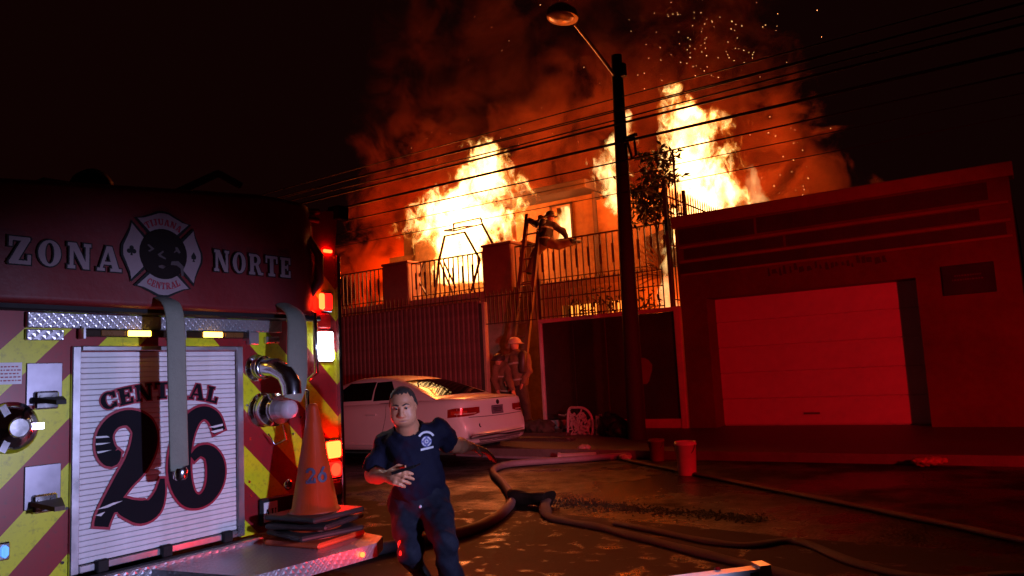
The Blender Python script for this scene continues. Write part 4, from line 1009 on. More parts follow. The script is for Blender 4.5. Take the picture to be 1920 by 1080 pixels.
def head_sdf(g, c, s=1.0):
    f_, u_, s_ = fwd, upv, sid
    L = lambda a, b, d: c+s*(a*s_+b*u_+d*f_)
    Rm = np.stack((s_, u_, f_), 1)
    f = ell(g, L(0, .030, -.015), (.081*s, .092*s, .096*s), Rm)
    f = sm(f, ell(g, L(0, -.035, .018), (.066*s, .080*s, .072*s), Rm), .03)
    f = sm(f, ell(g, L(0, -.080, .036), (.048*s, .030*s, .040*s), Rm), .03)          # chin
    for q in (-1, 1):
        f = sm(f, ell(g, L(q*.046, -.048, .030), (.029*s, .045*s, .040*s), Rm), .025)   # cheeks, jaw
        f = cut(f, ell(g, L(q*.031, .008, .093), (.019*s, .010*s, .016*s), Rm), .012)    # eye socket
        f = sm(f, ell(g, L(q*.031, .008, .072), (.0145*s, .0125*s, .0125*s), Rm), .004)
        f = sm(f, seg(g, L(q*.012, .026, .083), L(q*.050, .026, .068), .009*s, .007*s), .014)  # brow
        f = sm(f, ell(g, L(q*.078, .000, -.012), (.012*s, .032*s, .019*s), Rm), .008)    # ear
        f = cut(f, ell(g, L(q*.090, .002, -.008), (.006*s, .018*s, .010*s), Rm), .006)
        f = sm(f, ell(g, L(q*.012, -.040, .094), (.010*s, .009*s, .010*s), Rm), .008)
    f = sm(f, seg(g, L(0, .012, .086), L(0, -.034, .104), .009*s, .0135*s), .012)       # nose
    f = sm(f, ell(g, L(0, -.066, .082), (.024*s, .0065*s, .010*s), Rm), .008)
    f = sm(f, ell(g, L(0, -.082, .080), (.020*s, .0075*s, .010*s), Rm), .008)
    f = cut(f, ell(g, L(0, -.0735, .097), (.024*s, .0038*s, .014*s), Rm), .004)
    return f
g = G(lo, hi, .0085)
f = sm(seg(g, J['neck'], J['chest'], .06, .11, (fwd, .75)), seg(g, J['chest'], J['belly'], .115, .12, (fwd, .85)), .06)
f = sm(f, seg(g, J['belly'], J['pelvis'], .115, .10), .05)
for q in 'rl':
    f = sm(f, seg(g, J['neck']-V3(0, 0, .065), J[q+'sh'], .040, .045), .03)
    f = sm(f, seg(g, J[q+'sh'], J[q+'elb'], .046, .045), .03)
    f = sm(f, seg(g, J[q+'elb'], J[q+'elb']*.65+J[q+'wri']*.35, .043, .046), .02); f = sm(f, seg(g, J[q+'elb']*.65+J[q+'wri']*.35, J[q+'wri'], .046, .027), .02)
    f = sm(f, seg(g, J[q+'hip'], J[q+'knee'], .082, .055), .04); f = sm(f, seg(g, J[q+'knee'], J[q+'ank'], .054, .036), .03)
f = sm(f, seg(g, J['neck']-V3(0, 0, .03), J['head']-upv*.06-fwd*.015, .062, .060), .025)
me, _ = body_mesh('body', g, f, SKIN); 
# head and hands on finer grids, merged into the one body mesh
def fine(fn, c, r, h):
    gg = G(np.array(c)-r, np.array(c)+r, h); return gg, fn(gg)
def join(meshes, name):
    vs = []; fs = []; n = 0
    for m_ in meshes:
        vs += [tuple(v.co) for v in m_.vertices]; fs += [tuple(i+n for i in p.vertices) for p in m_.polygons]; n = len(vs)
    out = bpy.data.meshes.new(name); out.from_pydata(vs, [], fs); out.polygons.foreach_set('use_smooth', [True]*len(fs)); out.materials.append(meshes[0].materials[0]); out.update()
    for m_ in meshes: bpy.data.meshes.remove(m_)
    return out
gh, fh = fine(lambda q: sm(head_sdf(q, J['head'], 0.87), seg(q, J['neck']-V3(0, 0, .03), J['head']-upv*.06-fwd*.015, .066, .063), .02), J['head']-upv*.02, .17, .0036)
hd, HV = body_mesh('head', gh, fh, SKIN, 1)
rd_ = J['rwri']-J['relb']; ld_ = J['lwri']-J['lelb']
rdir = V3(.95, -.25, .02); rpalm = V3(.1, -.5, -.8)
gr_, fr_ = fine(lambda q: sm(hand_sdf(q, J['rwri'], rdir, V3(.35, .75, -.35), .62, 1.12, 1), seg(q, J['rwri']-rdir*.09, J['rwri'], .034, .028), .02), J['rwri']+rdir*.08, .14, .0042)
rh, RV = body_mesh('hand', gr_, fr_, SKIN, 1)
ldir = V3(.62, .45, -.30); ldir /= np.linalg.norm(ldir)
gl_, fl_ = fine(lambda q: sm(hand_sdf(q, J['lwri'], ldir, V3(-.2, -.35, -.9), .32, 1.12, -1), seg(q, J['lwri']-ld_/np.linalg.norm(ld_)*.08, J['lwri'], .032, .028), .02), J['lwri']+ldir*.08, .15, .0042)
lh, LV = body_mesh('hand', gl_, fl_, SKIN, 1)
def loc_mesh(me_, root):
    me_.transform(Matrix.Translation(-Vector(root))); return me_
build('body', loc_mesh(join([me, hd, rh, lh], 'body'), ROOT), None, man)
# hair: shell over the top and back of the skull
gh2 = G(J['head']-V3(.15, .15, .10), J['head']+V3(.15, .15, .16), .004)
Rm = np.stack((sid, upv, fwd), 1); c = J['head']; s = 0.87
hs = head_sdf(gh2, c, 0.87)-.0032
q = (gh2.P-c)@Rm
line = .080-.034*np.clip((np.abs(q[..., 0])-.036)/.03, 0, 1)            # hairline height at the brow
line = line+.004*np.sin(q[..., 0]*310+1)+.0025*np.sin(q[..., 0]*700+2)
keep = np.where(q[..., 2] > .02, line-q[..., 1], np.where(q[..., 2] > -.03, (.012-q[..., 1])-.0, -.05-q[..., 1])+0)
keep = np.where((q[..., 2] <= .02) & (q[..., 2] > -.03), .030-(.02-q[..., 2])*.9-q[..., 1], keep)
f = np.maximum(hs, keep)
build('hair', loc_mesh(body_mesh('hair', gh2, f, HAIR, 1)[0], ROOT), None, man)
hl = lambda a, b, d: J['head']+0.87*(a*sid+b*upv+d*fwd)
for q in (-1, 1):
    m = MB(); m.lathe(hl(q*.031, .008, .085), fwd, [(0, .007), (.004, .0065), (.006, .003)], 12); e = build('eye', m, EYEW, man)
    m = MB(); m.lathe(hl(q*.031-.002, .007, .0885), fwd, [(0, .0060), (.003, .0055), (.004, .003)], 10); build('iris', m, EYEB, e)
    m = MB(); m.tube([hl(q*.012, .026, .0945), hl(q*.032, .033, .088), hl(q*.052, .026, .074)], [.005, .0058, .003], 6, flat=.7); build('eyebrow', m, HAIR, man)
m = MB(); m.tube([hl(-.022, -.074, .086), hl(0, -.0725, .0955), hl(.022, -.074, .086)], [.002, .0035, .002], 6); build('mouth', m, LIP, man)
# T-shirt
gs = G(lo, hi, .0085)
tor = sm(seg(gs, J['neck']-V3(0, 0, .045), J['chest'], .082, .140, (fwd, .80)), seg(gs, J['chest'], J['belly'], .143, .152, (fwd, .88)), .06)
tor = sm(tor, seg(gs, J['belly'], J['pelvis']+V3(0, 0, .035), .152, .140, (fwd, .9)), .06)
for q in 'rl':
    tor = sm(tor, seg(gs, J['neck']-V3(0, 0, .055), J[q+'sh'], .058, .062), .05)
    k_ = .80 if q == 'r' else .62
    tor = sm(tor, seg(gs, J[q+'sh'], J[q+'sh']*(1-k_)+J[q+'elb']*k_, .060, .070), .04)
    e = J[q+'elb']-J[q+'sh']; e /= np.linalg.norm(e); end = J[q+'sh']*(1-k_)+J[q+'elb']*k_
    near = np.sqrt(((gs.P-end)**2).sum(-1)) < .16
    pl_ = (gs.P-end)@e-.012+.006*np.sin(gs.Z*60)
    side = ((gs.P-J[q+'sh'])@e) > .5*np.linalg.norm(end-J[q+'sh'])
    tor = np.where(near & side, np.maximum(tor, pl_), tor)
tor = tor+nz(gs, 17, .0075, 1)+nz(gs, 41, .0036, 4)
nk = J['head']-J['neck']; nk /= np.linalg.norm(nk)
tor = cut(tor, seg(gs, J['neck']-nk*.02+fwd*.012, J['head'], .077, .08), .006)
tor = np.maximum(tor, (.605+.02*np.sin(gs.X*22))-gs.Z)             # hem
ts, TV = body_mesh('tshirt', gs, tor, NAVY, 2)
tree = BVHTree.FromPolygons([tuple(v.co) for v in ts.vertices], [tuple(p.vertices) for p in ts.polygons])
shirt = build('tshirt', loc_mesh(ts, ROOT), None, man)
# printed badge on the chest, laid onto the cloth
def on_shirt(pts, name, ma, lift=.0025):
    """pts in badge space (metres): (across towards the image right, up)"""
    out = MB(); V = []
    view = Vector(J['chest'])-Vector((0, 0, EYE)); view.normalize()
    a = Vector((view.y, -view.x, 0)).normalized(); b = a.cross(view)
    c0 = Vector((-2.888, 3.20, .918))+a*.085+b*.062
    for x, y in pts:
        o_ = c0+a*x+b*y-view*.8; h = tree.ray_cast(o_, view)
        V.append((h[0]-view*lift) if h[0] else c0+a*x+b*y)
    n = len(V)//2
    out.add(V, [(i, i+1, n+i+1, n+i) for i in range(n-1)]); return build(name, out, ma, shirt, fix=False)
def arc_strip(cx, cy, r0_, r1, a0, a1, n=10):
    A = [math.radians(a0+(a1-a0)*i/n) for i in range(n+1)]
    return [(cx+r0_*math.cos(t), cy+r0_*math.sin(t)) for t in A]+[(cx+r1*math.cos(t), cy+r1*math.sin(t)) for t in A]
on_shirt(arc_strip(0, -.012, .040, .052, 150, 30), 'shirt_print', PRINTW)
SHB = mat('blue_shirt_print', (.13, .14, .32), .7)
on_shirt(arc_strip(0, -.018, .0, .030, 0, 360, 18), 'shirt_print', SHB, .002)
for a in (45, 135, 225, 315): on_shirt(arc_strip(0, -.018, .020, .026, a-30, a+30, 5), 'shirt_print', PRINTW, .0028)
on_shirt(arc_strip(0, -.018, .006, .011, 0, 360, 10), 'shirt_print', PRINTW, .0028)
on_shirt([(-.034, -.068), (-.01, -.064), (.014, -.060), (.038, -.056), (-.034, -.056), (-.01, -.052), (.014, -.048), (.038, -.044)], 'shirt_print', PRINTW)
# trousers, boots
gt = G((lo[0], lo[1], -.01), (hi[0], hi[1], .82), .0095)
tr = sm(seg(gt, J['pelvis']+V3(0, 0, .05), J['pelvis']-V3(0, 0, .04), .146, .135), seg(gt, J['rhip'], J['rknee'], .104, .064), .05)
tr = sm(tr, seg(gt, J['lhip'], J['lknee'], .104, .068), .05)
tr = sm(tr, seg(gt, J['rknee'], J['rank'], .063, .058), .03); tr = sm(tr, seg(gt, J['lknee'], J['lank'], .067, .068), .03)
tr = tr+nz(gt, 16, .0085, 2)+nz(gt, 38, .004, 7)
for q in 'rl':
    e = J[q+'ank']-J[q+'knee']; e /= np.linalg.norm(e)
    near = np.sqrt(((gt.P-J[q+'ank'])**2).sum(-1)) < .17
    tr = np.where(near, np.maximum(tr, (gt.P-J[q+'ank'])@e-.0), tr)
tr = np.maximum(tr, gt.Z-.70)
build('trousers', loc_mesh(body_mesh('trousers', gt, tr, NAVYP, 2)[0], ROOT), None, man)
m = MB(); m.lathe(Vector(J['pelvis'])+Vector((.105, -.105, -.03)), (.6, -.75, 0), [(0, .009), (.008, .009), (.011, .005)], 10); build('key_ring', m, PRINTW, man)
for q, toe, tilt in (('r', V3(.05, .06, -.13), 0), ('l', V3(.10, -.16, -.03), 0)):
    gb = G(J[q+'ank']-.30, J[q+'ank']+.30, .0085); A_ = J[q+'ank']
    e = J[q+'ank']-J[q+'knee']; e /= np.linalg.norm(e)
    heel = A_+e*.065-toe*.28; tip = A_+e*.05+toe*.95
    b_ = sm(seg(gb, A_-e*.10, A_+e*.03, .056, .052), seg(gb, heel, tip, .050, .042, (e, .85)), .03)
    if q == 'l': b_ = np.maximum(b_, .012-gb.Z)
    bo = build('boot', loc_mesh(body_mesh('boot', gb, b_+nz(gb, 45, .0015), BOOTM, 1)[0], ROOT), None, man)
    if q == 'r': continue
    m = MB(); a = Vector(A_-e*.085); sd = Vector(np.cross(e, toe)).normalized()
    m.tube([a+sd*.05, a+sd*.10+Vector((0, 0, .02)), a+sd*.115-Vector(e)*.01, a+sd*.09-Vector(e)*.03, a+sd*.05-Vector(e)*.03], .009, 6, flat=.5); build('pull_loop', m, BOOTM, bo)
rp = thing('handheld_radio', 'small dark radio held in the running man\'s right hand', 'radio', tuple(J['rwri']+rdir*.1))
m = MB(); a = Vector(J['rwri']+rdir*.075+V3(0, -.012, .02)); m.bar(a, a+Vector((.13, .03, .035)), .028, .016); build('casing', m, BLACK, rp)
m = MB(); m.cyl(a+Vector((.13, .03, .035)), a+Vector((.165, .037, .05)), .004, 6); build('aerial', m, BLACK, rp)
# ---------------------------------------------------------------- white coupe
CARP = mat('white_car_paint', (.66, .64, .65), .34, var=.05, scale=1, coat=.25)
GLASSD = mat('dark_car_glass', (.006, .005, .005), .0, var=.1, spec=.12); GLASSD.node_tree.nodes['Principled BSDF'].inputs['IOR'].default_value = 1.3; GLASSD.node_tree.links.remove(GLASSD.node_tree.nodes['Principled BSDF'].inputs['Roughness'].links[0]); GLASSD.node_tree.nodes['Principled BSDF'].inputs['Roughness'].default_value = .035
TRIM = mat('black_car_trim', (.012, .011, .012), .5)
LENSR = mat('dark_red_lamp_lens', (.22, .008, .008), .12, coat=.5)
car = thing('car', 'white two door car parked rear towards us in front of the red corrugated gate', 'car', (-7.10, 9.93, 0), None, math.pi)
def lerp(x, T): return float(np.interp(x, [t[0] for t in T], [t[1] for t in T]))
def smo(x, T):   # smoothed table lookup
    return (lerp(x-.06, T)+2*lerp(x, T)+lerp(x+.06, T))/4
WT = [(0, .70), (.05, .775), (.13, .835), (.3, .876), (.8, .892), (2.3, .895), (3.6, .886), (4.15, .84), (4.4, .74), (4.56, .58)]
TT = [(0, .955), (.1, .985), (.35, .995), (.95, .985), (1.3, .965), (3.0, .935), (3.4, .925), (4.2, .79), (4.45, .68), (4.56, .62)]
BT = [(0, .30), (.15, .25), (.6, .20), (4.0, .18), (4.4, .22), (4.56, .28)]
OFFT = [(.2, .16), (.27, .07), (.33, .02), (.45, .0), (.57, .005), (.64, .03), (.68, .075), (.80, .085), (.93, .07), (.97, .10), (1.02, .16)]
def ring(s):
    w = lerp(s, WT); t = lerp(s, TT); b = lerp(s, BT)
    q = [(0, b), (.5, b), (.86, b+.005), (.96, b+.035), (.995, b+.12), (1.0, .40), (1.0, .52), (1.0, .60), (1.006, .66), (.998, .74), (.985, .82), (.965, t-.085), (.935, t-.035), (.87, t-.006), (.6, t+.008), (.3, t+.014), (0, t+.016)]
    out = []
    for f_, z in q:
        k = math.exp(-s/.22) if s < 1.5 else 0; k2 = math.exp(-(4.56-s)/.25)
        out.append((s+lerp(z, OFFT)*k-.10*(abs(z-.5)/.3)**2*k2, f_*w, z))
    return out
ss = [0, .02, .05, .09, .14, .2, .28, .4, .6, .85, 1.1, 1.4, 1.8, 2.2, 2.6, 3.0, 3.4, 3.7, 3.95, 4.15, 4.3, 4.4, 4.5, 4.56]
R_ = [ring(s) for s in ss]; np_ = len(R_[0]); m = MB()
for sgn in (1, -1):
    m.add([(a, y*sgn, z) for rr in R_ for a, y, z in rr], [(i*np_+j, (i+1)*np_+j, (i+1)*np_+j+1, i*np_+j+1) for i in range(len(ss)-1) for j in range(np_-1)], True)
for e_, rr in ((0, R_[0]), (1, R_[-1])):     # rear and front faces, gently curved
    nc = 10; V = []
    for j in range(np_):
        for c in range(nc+1):
            f_ = -1+2*c/nc; V.append((rr[j][0]+(-.045 if e_ == 0 else .06)*(1-f_*f_), rr[j][1]*f_, rr[j][2]))
    m.add(V, [(j*(nc+1)+c, j*(nc+1)+c+1, (j+1)*(nc+1)+c+1, (j+1)*(nc+1)+c) for j in range(np_-1) for c in range(nc)], True)
import bmesh
def weld(mb, name, mats, d=.0008):
    me = mb.mesh(name, mats, False); b = bmesh.new(); b.from_mesh(me); bmesh.ops.remove_doubles(b, verts=b.verts, dist=d); bmesh.ops.dissolve_degenerate(b, dist=1e-5, edges=b.edges); bmesh.ops.recalc_face_normals(b, faces=b.faces); b.to_mesh(me); b.free(); return me
bm_ = weld(m, 'body', CARP); cb = build('body', bm_, None, car)
ctree = BVHTree.FromPolygons([tuple(v.co) for v in bm_.vertices], [tuple(p.vertices) for p in bm_.polygons])
# cabin: roof and pillars
RF = [(.62, .985), (.85, 1.075), (1.1, 1.17), (1.38, 1.265), (1.62, 1.325), (1.85, 1.362), (2.1, 1.380), (2.35, 1.382), (2.6, 1.365), (2.85, 1.305), (3.15, 1.16), (3.45, .985), (3.55, .925)]
def cab(s):
    h = lerp(s, RF); bz = lerp(s, TT)-.015; k = max(0, (h-bz)/.40)
    wb = .80; wt = .80-.23*min(1, k)**1.1
    return [(s, wb, bz-.02), (s, wb-.01, bz+.01), (s, wb+(wt-wb)*.5, bz+(h-bz)*.5), (s, wt+.015, h-.07*k-.004), (s, wt-.03, h-.028*k-.002), (s, wt-.12, h-.010*k), (s, wt*.45, h), (s, 0, h+.006)]
sc_ = np.linspace(.62, 3.55, 34); C_ = [cab(s) for s in sc_]; m = MB()
for sgn in (1, -1): m.add([(a, y*sgn, z) for rr in C_ for a, y, z in rr], [(i*8+j, (i+1)*8+j, (i+1)*8+j+1, i*8+j+1) for i in range(33) for j in range(7)], True)
cm = weld(m, 'cabin', CARP); build('cabin', cm, None, car)
ktree = BVHTree.FromPolygons([tuple(v.co) for v in cm.vertices], [tuple(p.vertices) for p in cm.polygons])
def hug(tree, pts, dirn, lift=.006):
    d = Vector(dirn).normalized(); out = []
    for p in pts:
        h = tree.ray_cast(Vector(p)-d*3, d); out.append(h[0]-d*lift if h[0] else Vector(p))
    return out
def patch(tree, c00, c10, c11, c01, dirn, nu, nv, lift=.006):
    P = [Vector(c00).lerp(Vector(c10), i/nu).lerp(Vector(c01).lerp(Vector(c11), i/nu), j/nv) for i in range(nu+1) for j in range(nv+1)]
    m = MB(); m.add(hug(tree, P, dirn, lift), [(i*(nv+1)+j, (i+1)*(nv+1)+j, (i+1)*(nv+1)+j+1, i*(nv+1)+j+1) for i in range(nu) for j in range(nv)], True); return m
build('rear_window', patch(ktree, (.74, -.67, 1), (.74, .67, 1), (1.50, .50, 1), (1.50, -.50, 1), (0, 0, -1), 14, 14, .005), GLASSD, car, False)
build('windscreen', patch(ktree, (3.42, -.64, 1), (3.42, .64, 1), (2.80, .50, 1), (2.80, -.50, 1), (0, 0, -1), 14, 10, .005), GLASSD, car, False)
for sgn in (1, -1):
    for (a0, a1, b0, b1) in ((1.40, 1.96, 1.72, 2.02), (2.0, 3.10, 2.04, 2.66)):
        build('side_window', patch(ktree, (a0, 0, 1.0), (a1, 0, .985), (b1, 0, 1.285), (b0, 0, 1.295), (0, -sgn, 0), 10, 8, .006), GLASSD, car, False)
    P = hug(ctree, [(a, 0, .955-.012*a/3) for a in np.linspace(1.3, 3.2, 12)], (0, -sgn, 0), .003); m = MB(); m.tube(P, .006, 6); build('window_trim', m, TRIM, car, False)
    for pts in ([(1.62, .94), (1.58, .75), (1.66, .5), (1.72, .30)], [(2.95, .92), (2.98, .6), (2.95, .28)]):
        P = hug(ctree, [(a, 0, z) for a, z in dense([(a, z) for a, z in pts], 4)], (0, -sgn, 0), .0005); m = MB(); m.tube(P, .004, 5); build('door_seam', m, TRIM, car, False)
    P = hug(ctree, [(a, 0, .775) for a in (1.78, 1.84, 1.92, 1.98)], (0, -sgn, 0), .022); m = MB(); m.tube(P, .013, 8); build('door_handle', m, CARP, car, False)
    P = hug(ctree, [(a, 0, .30) for a in np.linspace(1.35, 3.3, 10)], (0, -sgn, 0), .004); m = MB(); m.tube(P, .012, 6); build('sill_trim', m, CARP, car, False)
    for a in (.98, 3.72):
        m = MB(); m.lathe((a, sgn*.905, .335), (0, -sgn, 0), [(0, .365), (.01, .372), (.02, .36)], 30); build('wheel_arch', m, TRIM, car, False)
        m = MB(); m.lathe((a, sgn*.90, .325), (0, sgn, 0), [(-.2, .27), (-.18, .315), (.0, .325), (.012, .30), (.012, .24)], 28); w = build('wheel', m, BLACK, car, False)
        m = MB(); m.lathe((a, sgn*.912, .325), (0, sgn, 0), [(0, .235), (.006, .235), (.004, .21), (-.03, .20)], 28)
        for k in range(5):
            t = 2*math.pi*k/5; m.bar((a+.03*math.cos(t), sgn*.918, .325+.03*math.sin(t)), (a+.22*math.cos(t), sgn*.918, .325+.22*math.sin(t)), .05, .016, (0, 1, 0))
        build('rim', m, ALU, w, False)
    # tail lamp wrapping the rear corner
    def lampgrid(z0f, z1f, t0, t1, lift, nu=14, nv=4):
        V = []
        for i in range(nu+1):
            t = t0+(t1-t0)*i/nu; u = i/nu
            d = Vector((-math.cos(t), sgn*math.sin(t), 0))
            for j in range(nv+1):
                z = z0f(u)+(z1f(u)-z0f(u))*j/nv
                h = ctree.ray_cast(Vector((.5, sgn*.36, z)), d); V.append(h[0]+d*lift)
        m = MB(); m.add(V, [(i*(nv+1)+j, (i+1)*(nv+1)+j, (i+1)*(nv+1)+j+1, i*(nv+1)+j+1) for i in range(nu) for j in range(nv)], True); return m
    R1 = math.radians
    tl = build('tail_light', lampgrid(lambda u: .735-.03*u+.02*max(0, .25-u)*4, lambda u: .845+.0*u-.02*max(0, u-.8)*5, R1(10), R1(72), .004), LENSR, car, False)
    build('lamp_segment', lampgrid(lambda u: .745, lambda u: .80, R1(40), R1(66), .008), mat('brighter_red_lens', (.45, .03, .015), .1), tl, False)
    build('lamp_segment', lampgrid(lambda u: .748, lambda u: .765, R1(20), R1(60), .009), mat('clear_lens', (.5, .3, .25), .15), tl, False)
def rear(pts, lift=.004): return hug(ctree, [(0, y, z) for y, z in pts], (1, 0, 0), lift)
m = patch(ctree, (0, -.155, .715), (0, .155, .715), (0, .155, .845), (0, -.155, .845), (1, 0, 0), 4, 3, .006); pl = build('plate_recess', m, TRIM, car, False)
m = patch(ctree, (0, -.15, .725), (0, .15, .725), (0, .15, .835), (0, -.15, .835), (1, 0, 0), 4, 3, .010); build('licence_plate', m, mat('dim_licence_plate', (.16, .12, .17), .5), pl, False)
for (y0, y1, z0, z1) in ((-.12, .12, .80, .812), (-.09, .09, .748, .758)): build('plate_print', patch(ctree, (0, y0, z0), (0, y1, z0), (0, y1, z1), (0, y0, z1), (1, 0, 0), 3, 1, .012), TRIM, pl, False)
k = 0
for y in np.linspace(-.11, .09, 7):
    build('plate_print', patch(ctree, (0, y, .765), (0, y+.018, .765), (0, y+.018, .795), (0, y, .795), (1, 0, 0), 1, 1, .012), TRIM, pl, False)
m = MB(); p = rear([(0, .895)])[0]; m.lathe(p, (-1, 0, .1), [(0, .038), (.006, .038), (.009, .03)], 18); bd = build('round_badge', m, TRIM, car, False)
for path in ([(-.70, .70), (-.3, .692), (0, .69), (.3, .692), (.70, .70)], [(-.60, .955), (0, .962), (.60, .955)], [(-.66, .44), (0, .43), (.66, .44)]):
    P = rear(dense(path, 4), .001); m = MB(); m.tube(P, .005, 5); build('panel_gap', m, TRIM, car, False)
build('brake_light_strip', patch(ctree, (0, -.22, .955), (0, .22, .955), (0, .22, .968), (0, -.22, .968), (1, 0, 0), 6, 1, .004), TRIM, car, False)
build('rear_valance', patch(ctree, (0, -.5, .29), (0, .5, .29), (0, .56, .37), (0, -.56, .37), (1, 0, 0), 10, 3, .003), mat('grey_valance', (.10, .09, .10), .5), car, False)
P = rear([(.52, .60), (.535, .585), (.537, .565), (.525, .548), (.505, .543)], .003); m = MB(); m.tube(P, [.004, .011, .012, .009, .004], 6); build('bumper_dent', m, TRIM, car, False)

# ---------------------------------------------------------------- firefighters by the house
TURN = mat('turnout_gear', (.20, .10, .05), .85, var=.3, scale=5, bump=.3)
TURND = mat('dark_turnout_trousers', (.05, .028, .02), .85, var=.3, scale=5)
TANK = mat('air_tank', (.07, .04, .03), .45); HELM = mat('pale_helmet', (.60, .40, .26), .4); HELMD = mat('dark_helmet', (.05, .035, .03), .4)
STRIPE = mat('reflective_stripe', (.50, .42, .30), .4)
def figure(label, J, tank=None, helm=HELM, face=V3(0, 1, 0), coat=TURN, trous=TURND, root=None, cat='person', group='firefighters at the house'):
    J = {k: V3(*v) for k, v in J.items()}; lo = np.min(list(J.values()), 0)-.28; hi = np.max(list(J.values()), 0)+.28
    root = tuple(root if root is not None else (J['pelvis'][0], J['pelvis'][1], lo[2]+.2))
    p = thing('person', label, cat, root, group)
    g = G(lo, hi, .018)
    b = sm(seg(g, J['neck'], J['chest'], .06, .13), seg(g, J['chest'], J['pelvis'], .13, .12), .06)
    for q in 'rl':
        b = sm(b, seg(g, J['neck'], J[q+'sh'], .055, .05), .05); b = sm(b, seg(g, J[q+'sh'], J[q+'elb'], .05, .042), .03); b = sm(b, seg(g, J[q+'elb'], J[q+'hand'], .042, .032), .02)
        d = J[q+'hand']-J[q+'elb']; d /= np.linalg.norm(d); s_ = np.cross(d, V3(.3, .2, 1)); s_ /= np.linalg.norm(s_)
        for o in (-.032, -.011, .011, .032): b = sm(b, seg(g, J[q+'hand']+s_*o*.6, J[q+'hand']+d*(.115-abs(o)*.5)+s_*o*1.3-V3(0, 0, .02), .019, .014), .008)
        b = sm(b, seg(g, J[q+'hand'], J[q+'hand']+d*.06+s_*.07, .018, .014), .01)
        b = sm(b, seg(g, J['pelvis'], J[q+'knee'], .09, .055), .04); b = sm(b, seg(g, J[q+'knee'], J[q+'foot'], .055, .04), .03)
    b = sm(b, seg(g, J['neck'], J['head'], .05, .055), .03); b = sm(b, ell(g, J['head'], (.078, .092, .115)), .03); b = sm(b, ell(g, J['head']+face*.085-V3(0, 0, .02), (.02, .02, .03)), .02)
    build('body', loc_mesh(body_mesh('body', g, b, SKIN, 1)[0], root), None, p)
    c = sm(seg(g, J['neck']-V3(0, 0, .02), J['chest'], .09, .175), seg(g, J['chest'], J['pelvis'], .18, .165), .06)
    for q in 'rl':
        c = sm(c, seg(g, J['neck'], J[q+'sh'], .075, .085), .05); c = sm(c, seg(g, J[q+'sh'], J[q+'elb'], .085, .072), .03)
        c = sm(c, seg(g, J[q+'elb'], J[q+'elb']*.15+J[q+'hand']*.85, .072, .06), .03)
    c = c+nz(g, 15, .008, 3)
    jk = build('jacket', loc_mesh(body_mesh('jacket', g, c, coat, 1)[0], root), None, p)
    ax = J['chest']-J['pelvis']; tt = ((g.P-J['pelvis'])@ax)/(ax@ax)
    for t0 in (.12, .95):
        st_ = np.maximum(c-.007, np.abs(tt-t0)*np.linalg.norm(ax)-.024)
        st_ = np.maximum(st_, seg(g, J['pelvis'], J['chest'], .23, .215))
        build('reflective_band', loc_mesh(body_mesh('reflective_band', g, st_, STRIPE, 1)[0], root), None, p)
    t_ = None
    for q in 'rl':
        s_ = sm(seg(g, J['pelvis'], J[q+'knee'], .135, .098), seg(g, J[q+'knee'], J[q+'foot'], .095, .085), .03); t_ = s_ if t_ is None else sm(t_, s_, .04)
    build('trousers', loc_mesh(body_mesh('trousers', g, t_+nz(g, 14, .008, 6), trous, 1)[0], root), None, p)
    for q in 'rl':
        d = J[q+'foot']-J[q+'knee']; d /= np.linalg.norm(d)
        fo = sm(seg(g, J[q+'foot']-d*.06, J[q+'foot']+d*.05, .07, .062), seg(g, J[q+'foot']+d*.05-face*.05, J[q+'foot']+d*.06+face*.17, .055, .05), .03)
        build('boot', loc_mesh(body_mesh('boot', g, fo, BOOTM, 1)[0], root), None, p)
    h_ = sm(ell(g, J['head']+V3(0, 0, .055), (.135, .15, .12)), ell(g, J['head']+V3(0, 0, .03)-face*.04, (.165, .20, .03)), .02); h_ = np.maximum(h_, J['head'][2]+.02-g.Z)
    build('helmet', loc_mesh(body_mesh('helmet', g, h_, helm, 1)[0], root), None, p)
    if tank is not None:
        m = MB(); a_, b_ = Vector(tank[0]), Vector(tank[1]); dd = (b_-a_).normalized(); L_ = (b_-a_).length
        m.lathe(a_, dd, [(0, .02), (.01, .06), (.05, .085), (L_-.06, .085), (L_-.015, .055), (L_, .02)], 16); build('air_tank', m, TANK, p)
    return p
figure('firefighter at the top of the ladder swinging a leg over the terrace railing',
       dict(head=(-8.64, 14.40, 4.70), neck=(-8.70, 14.33, 4.58), chest=(-8.74, 14.30, 4.46), pelvis=(-8.74, 14.24, 4.18), rsh=(-8.86, 14.26, 4.54), lsh=(-8.56, 14.36, 4.52),
            relb=(-9.02, 14.30, 4.64), rhand=(-9.16, 14.28, 4.74), lelb=(-8.40, 14.5, 4.38), lhand=(-8.34, 14.52, 4.24),
            rknee=(-8.92, 14.12, 3.92), rfoot=(-9.08, 14.14, 3.58), lknee=(-8.46, 14.34, 4.06), lfoot=(-8.20, 14.46, 4.12)),
       ((-8.78, 14.16, 4.34), (-8.72, 14.22, 4.68)), HELMD, V3(.3, .9, 0), TURND, TURN)
figure('firefighter in a pale helmet standing in the doorway with an air tank on his back',
       dict(head=(-8.88, 13.08, 1.90), neck=(-8.84, 13.06, 1.74), chest=(-8.80, 13.05, 1.55), pelvis=(-8.76, 13.05, 1.15), rsh=(-9.04, 13.06, 1.64), lsh=(-8.60, 13.06, 1.64),
            relb=(-9.12, 12.98, 1.38), rhand=(-9.0, 12.88, 1.18), lelb=(-8.52, 13.0, 1.36), lhand=(-8.62, 12.9, 1.12), rknee=(-8.86, 13.0, .72), rfoot=(-8.9, 13.08, .34), lknee=(-8.66, 13.02, .72), lfoot=(-8.64, 13.08, .34)),
       ((-8.60, 12.90, 1.32), (-8.56, 12.90, 1.78)), HELM, V3(-.5, -.6, 0), root=(-8.77, 13.05, .24))
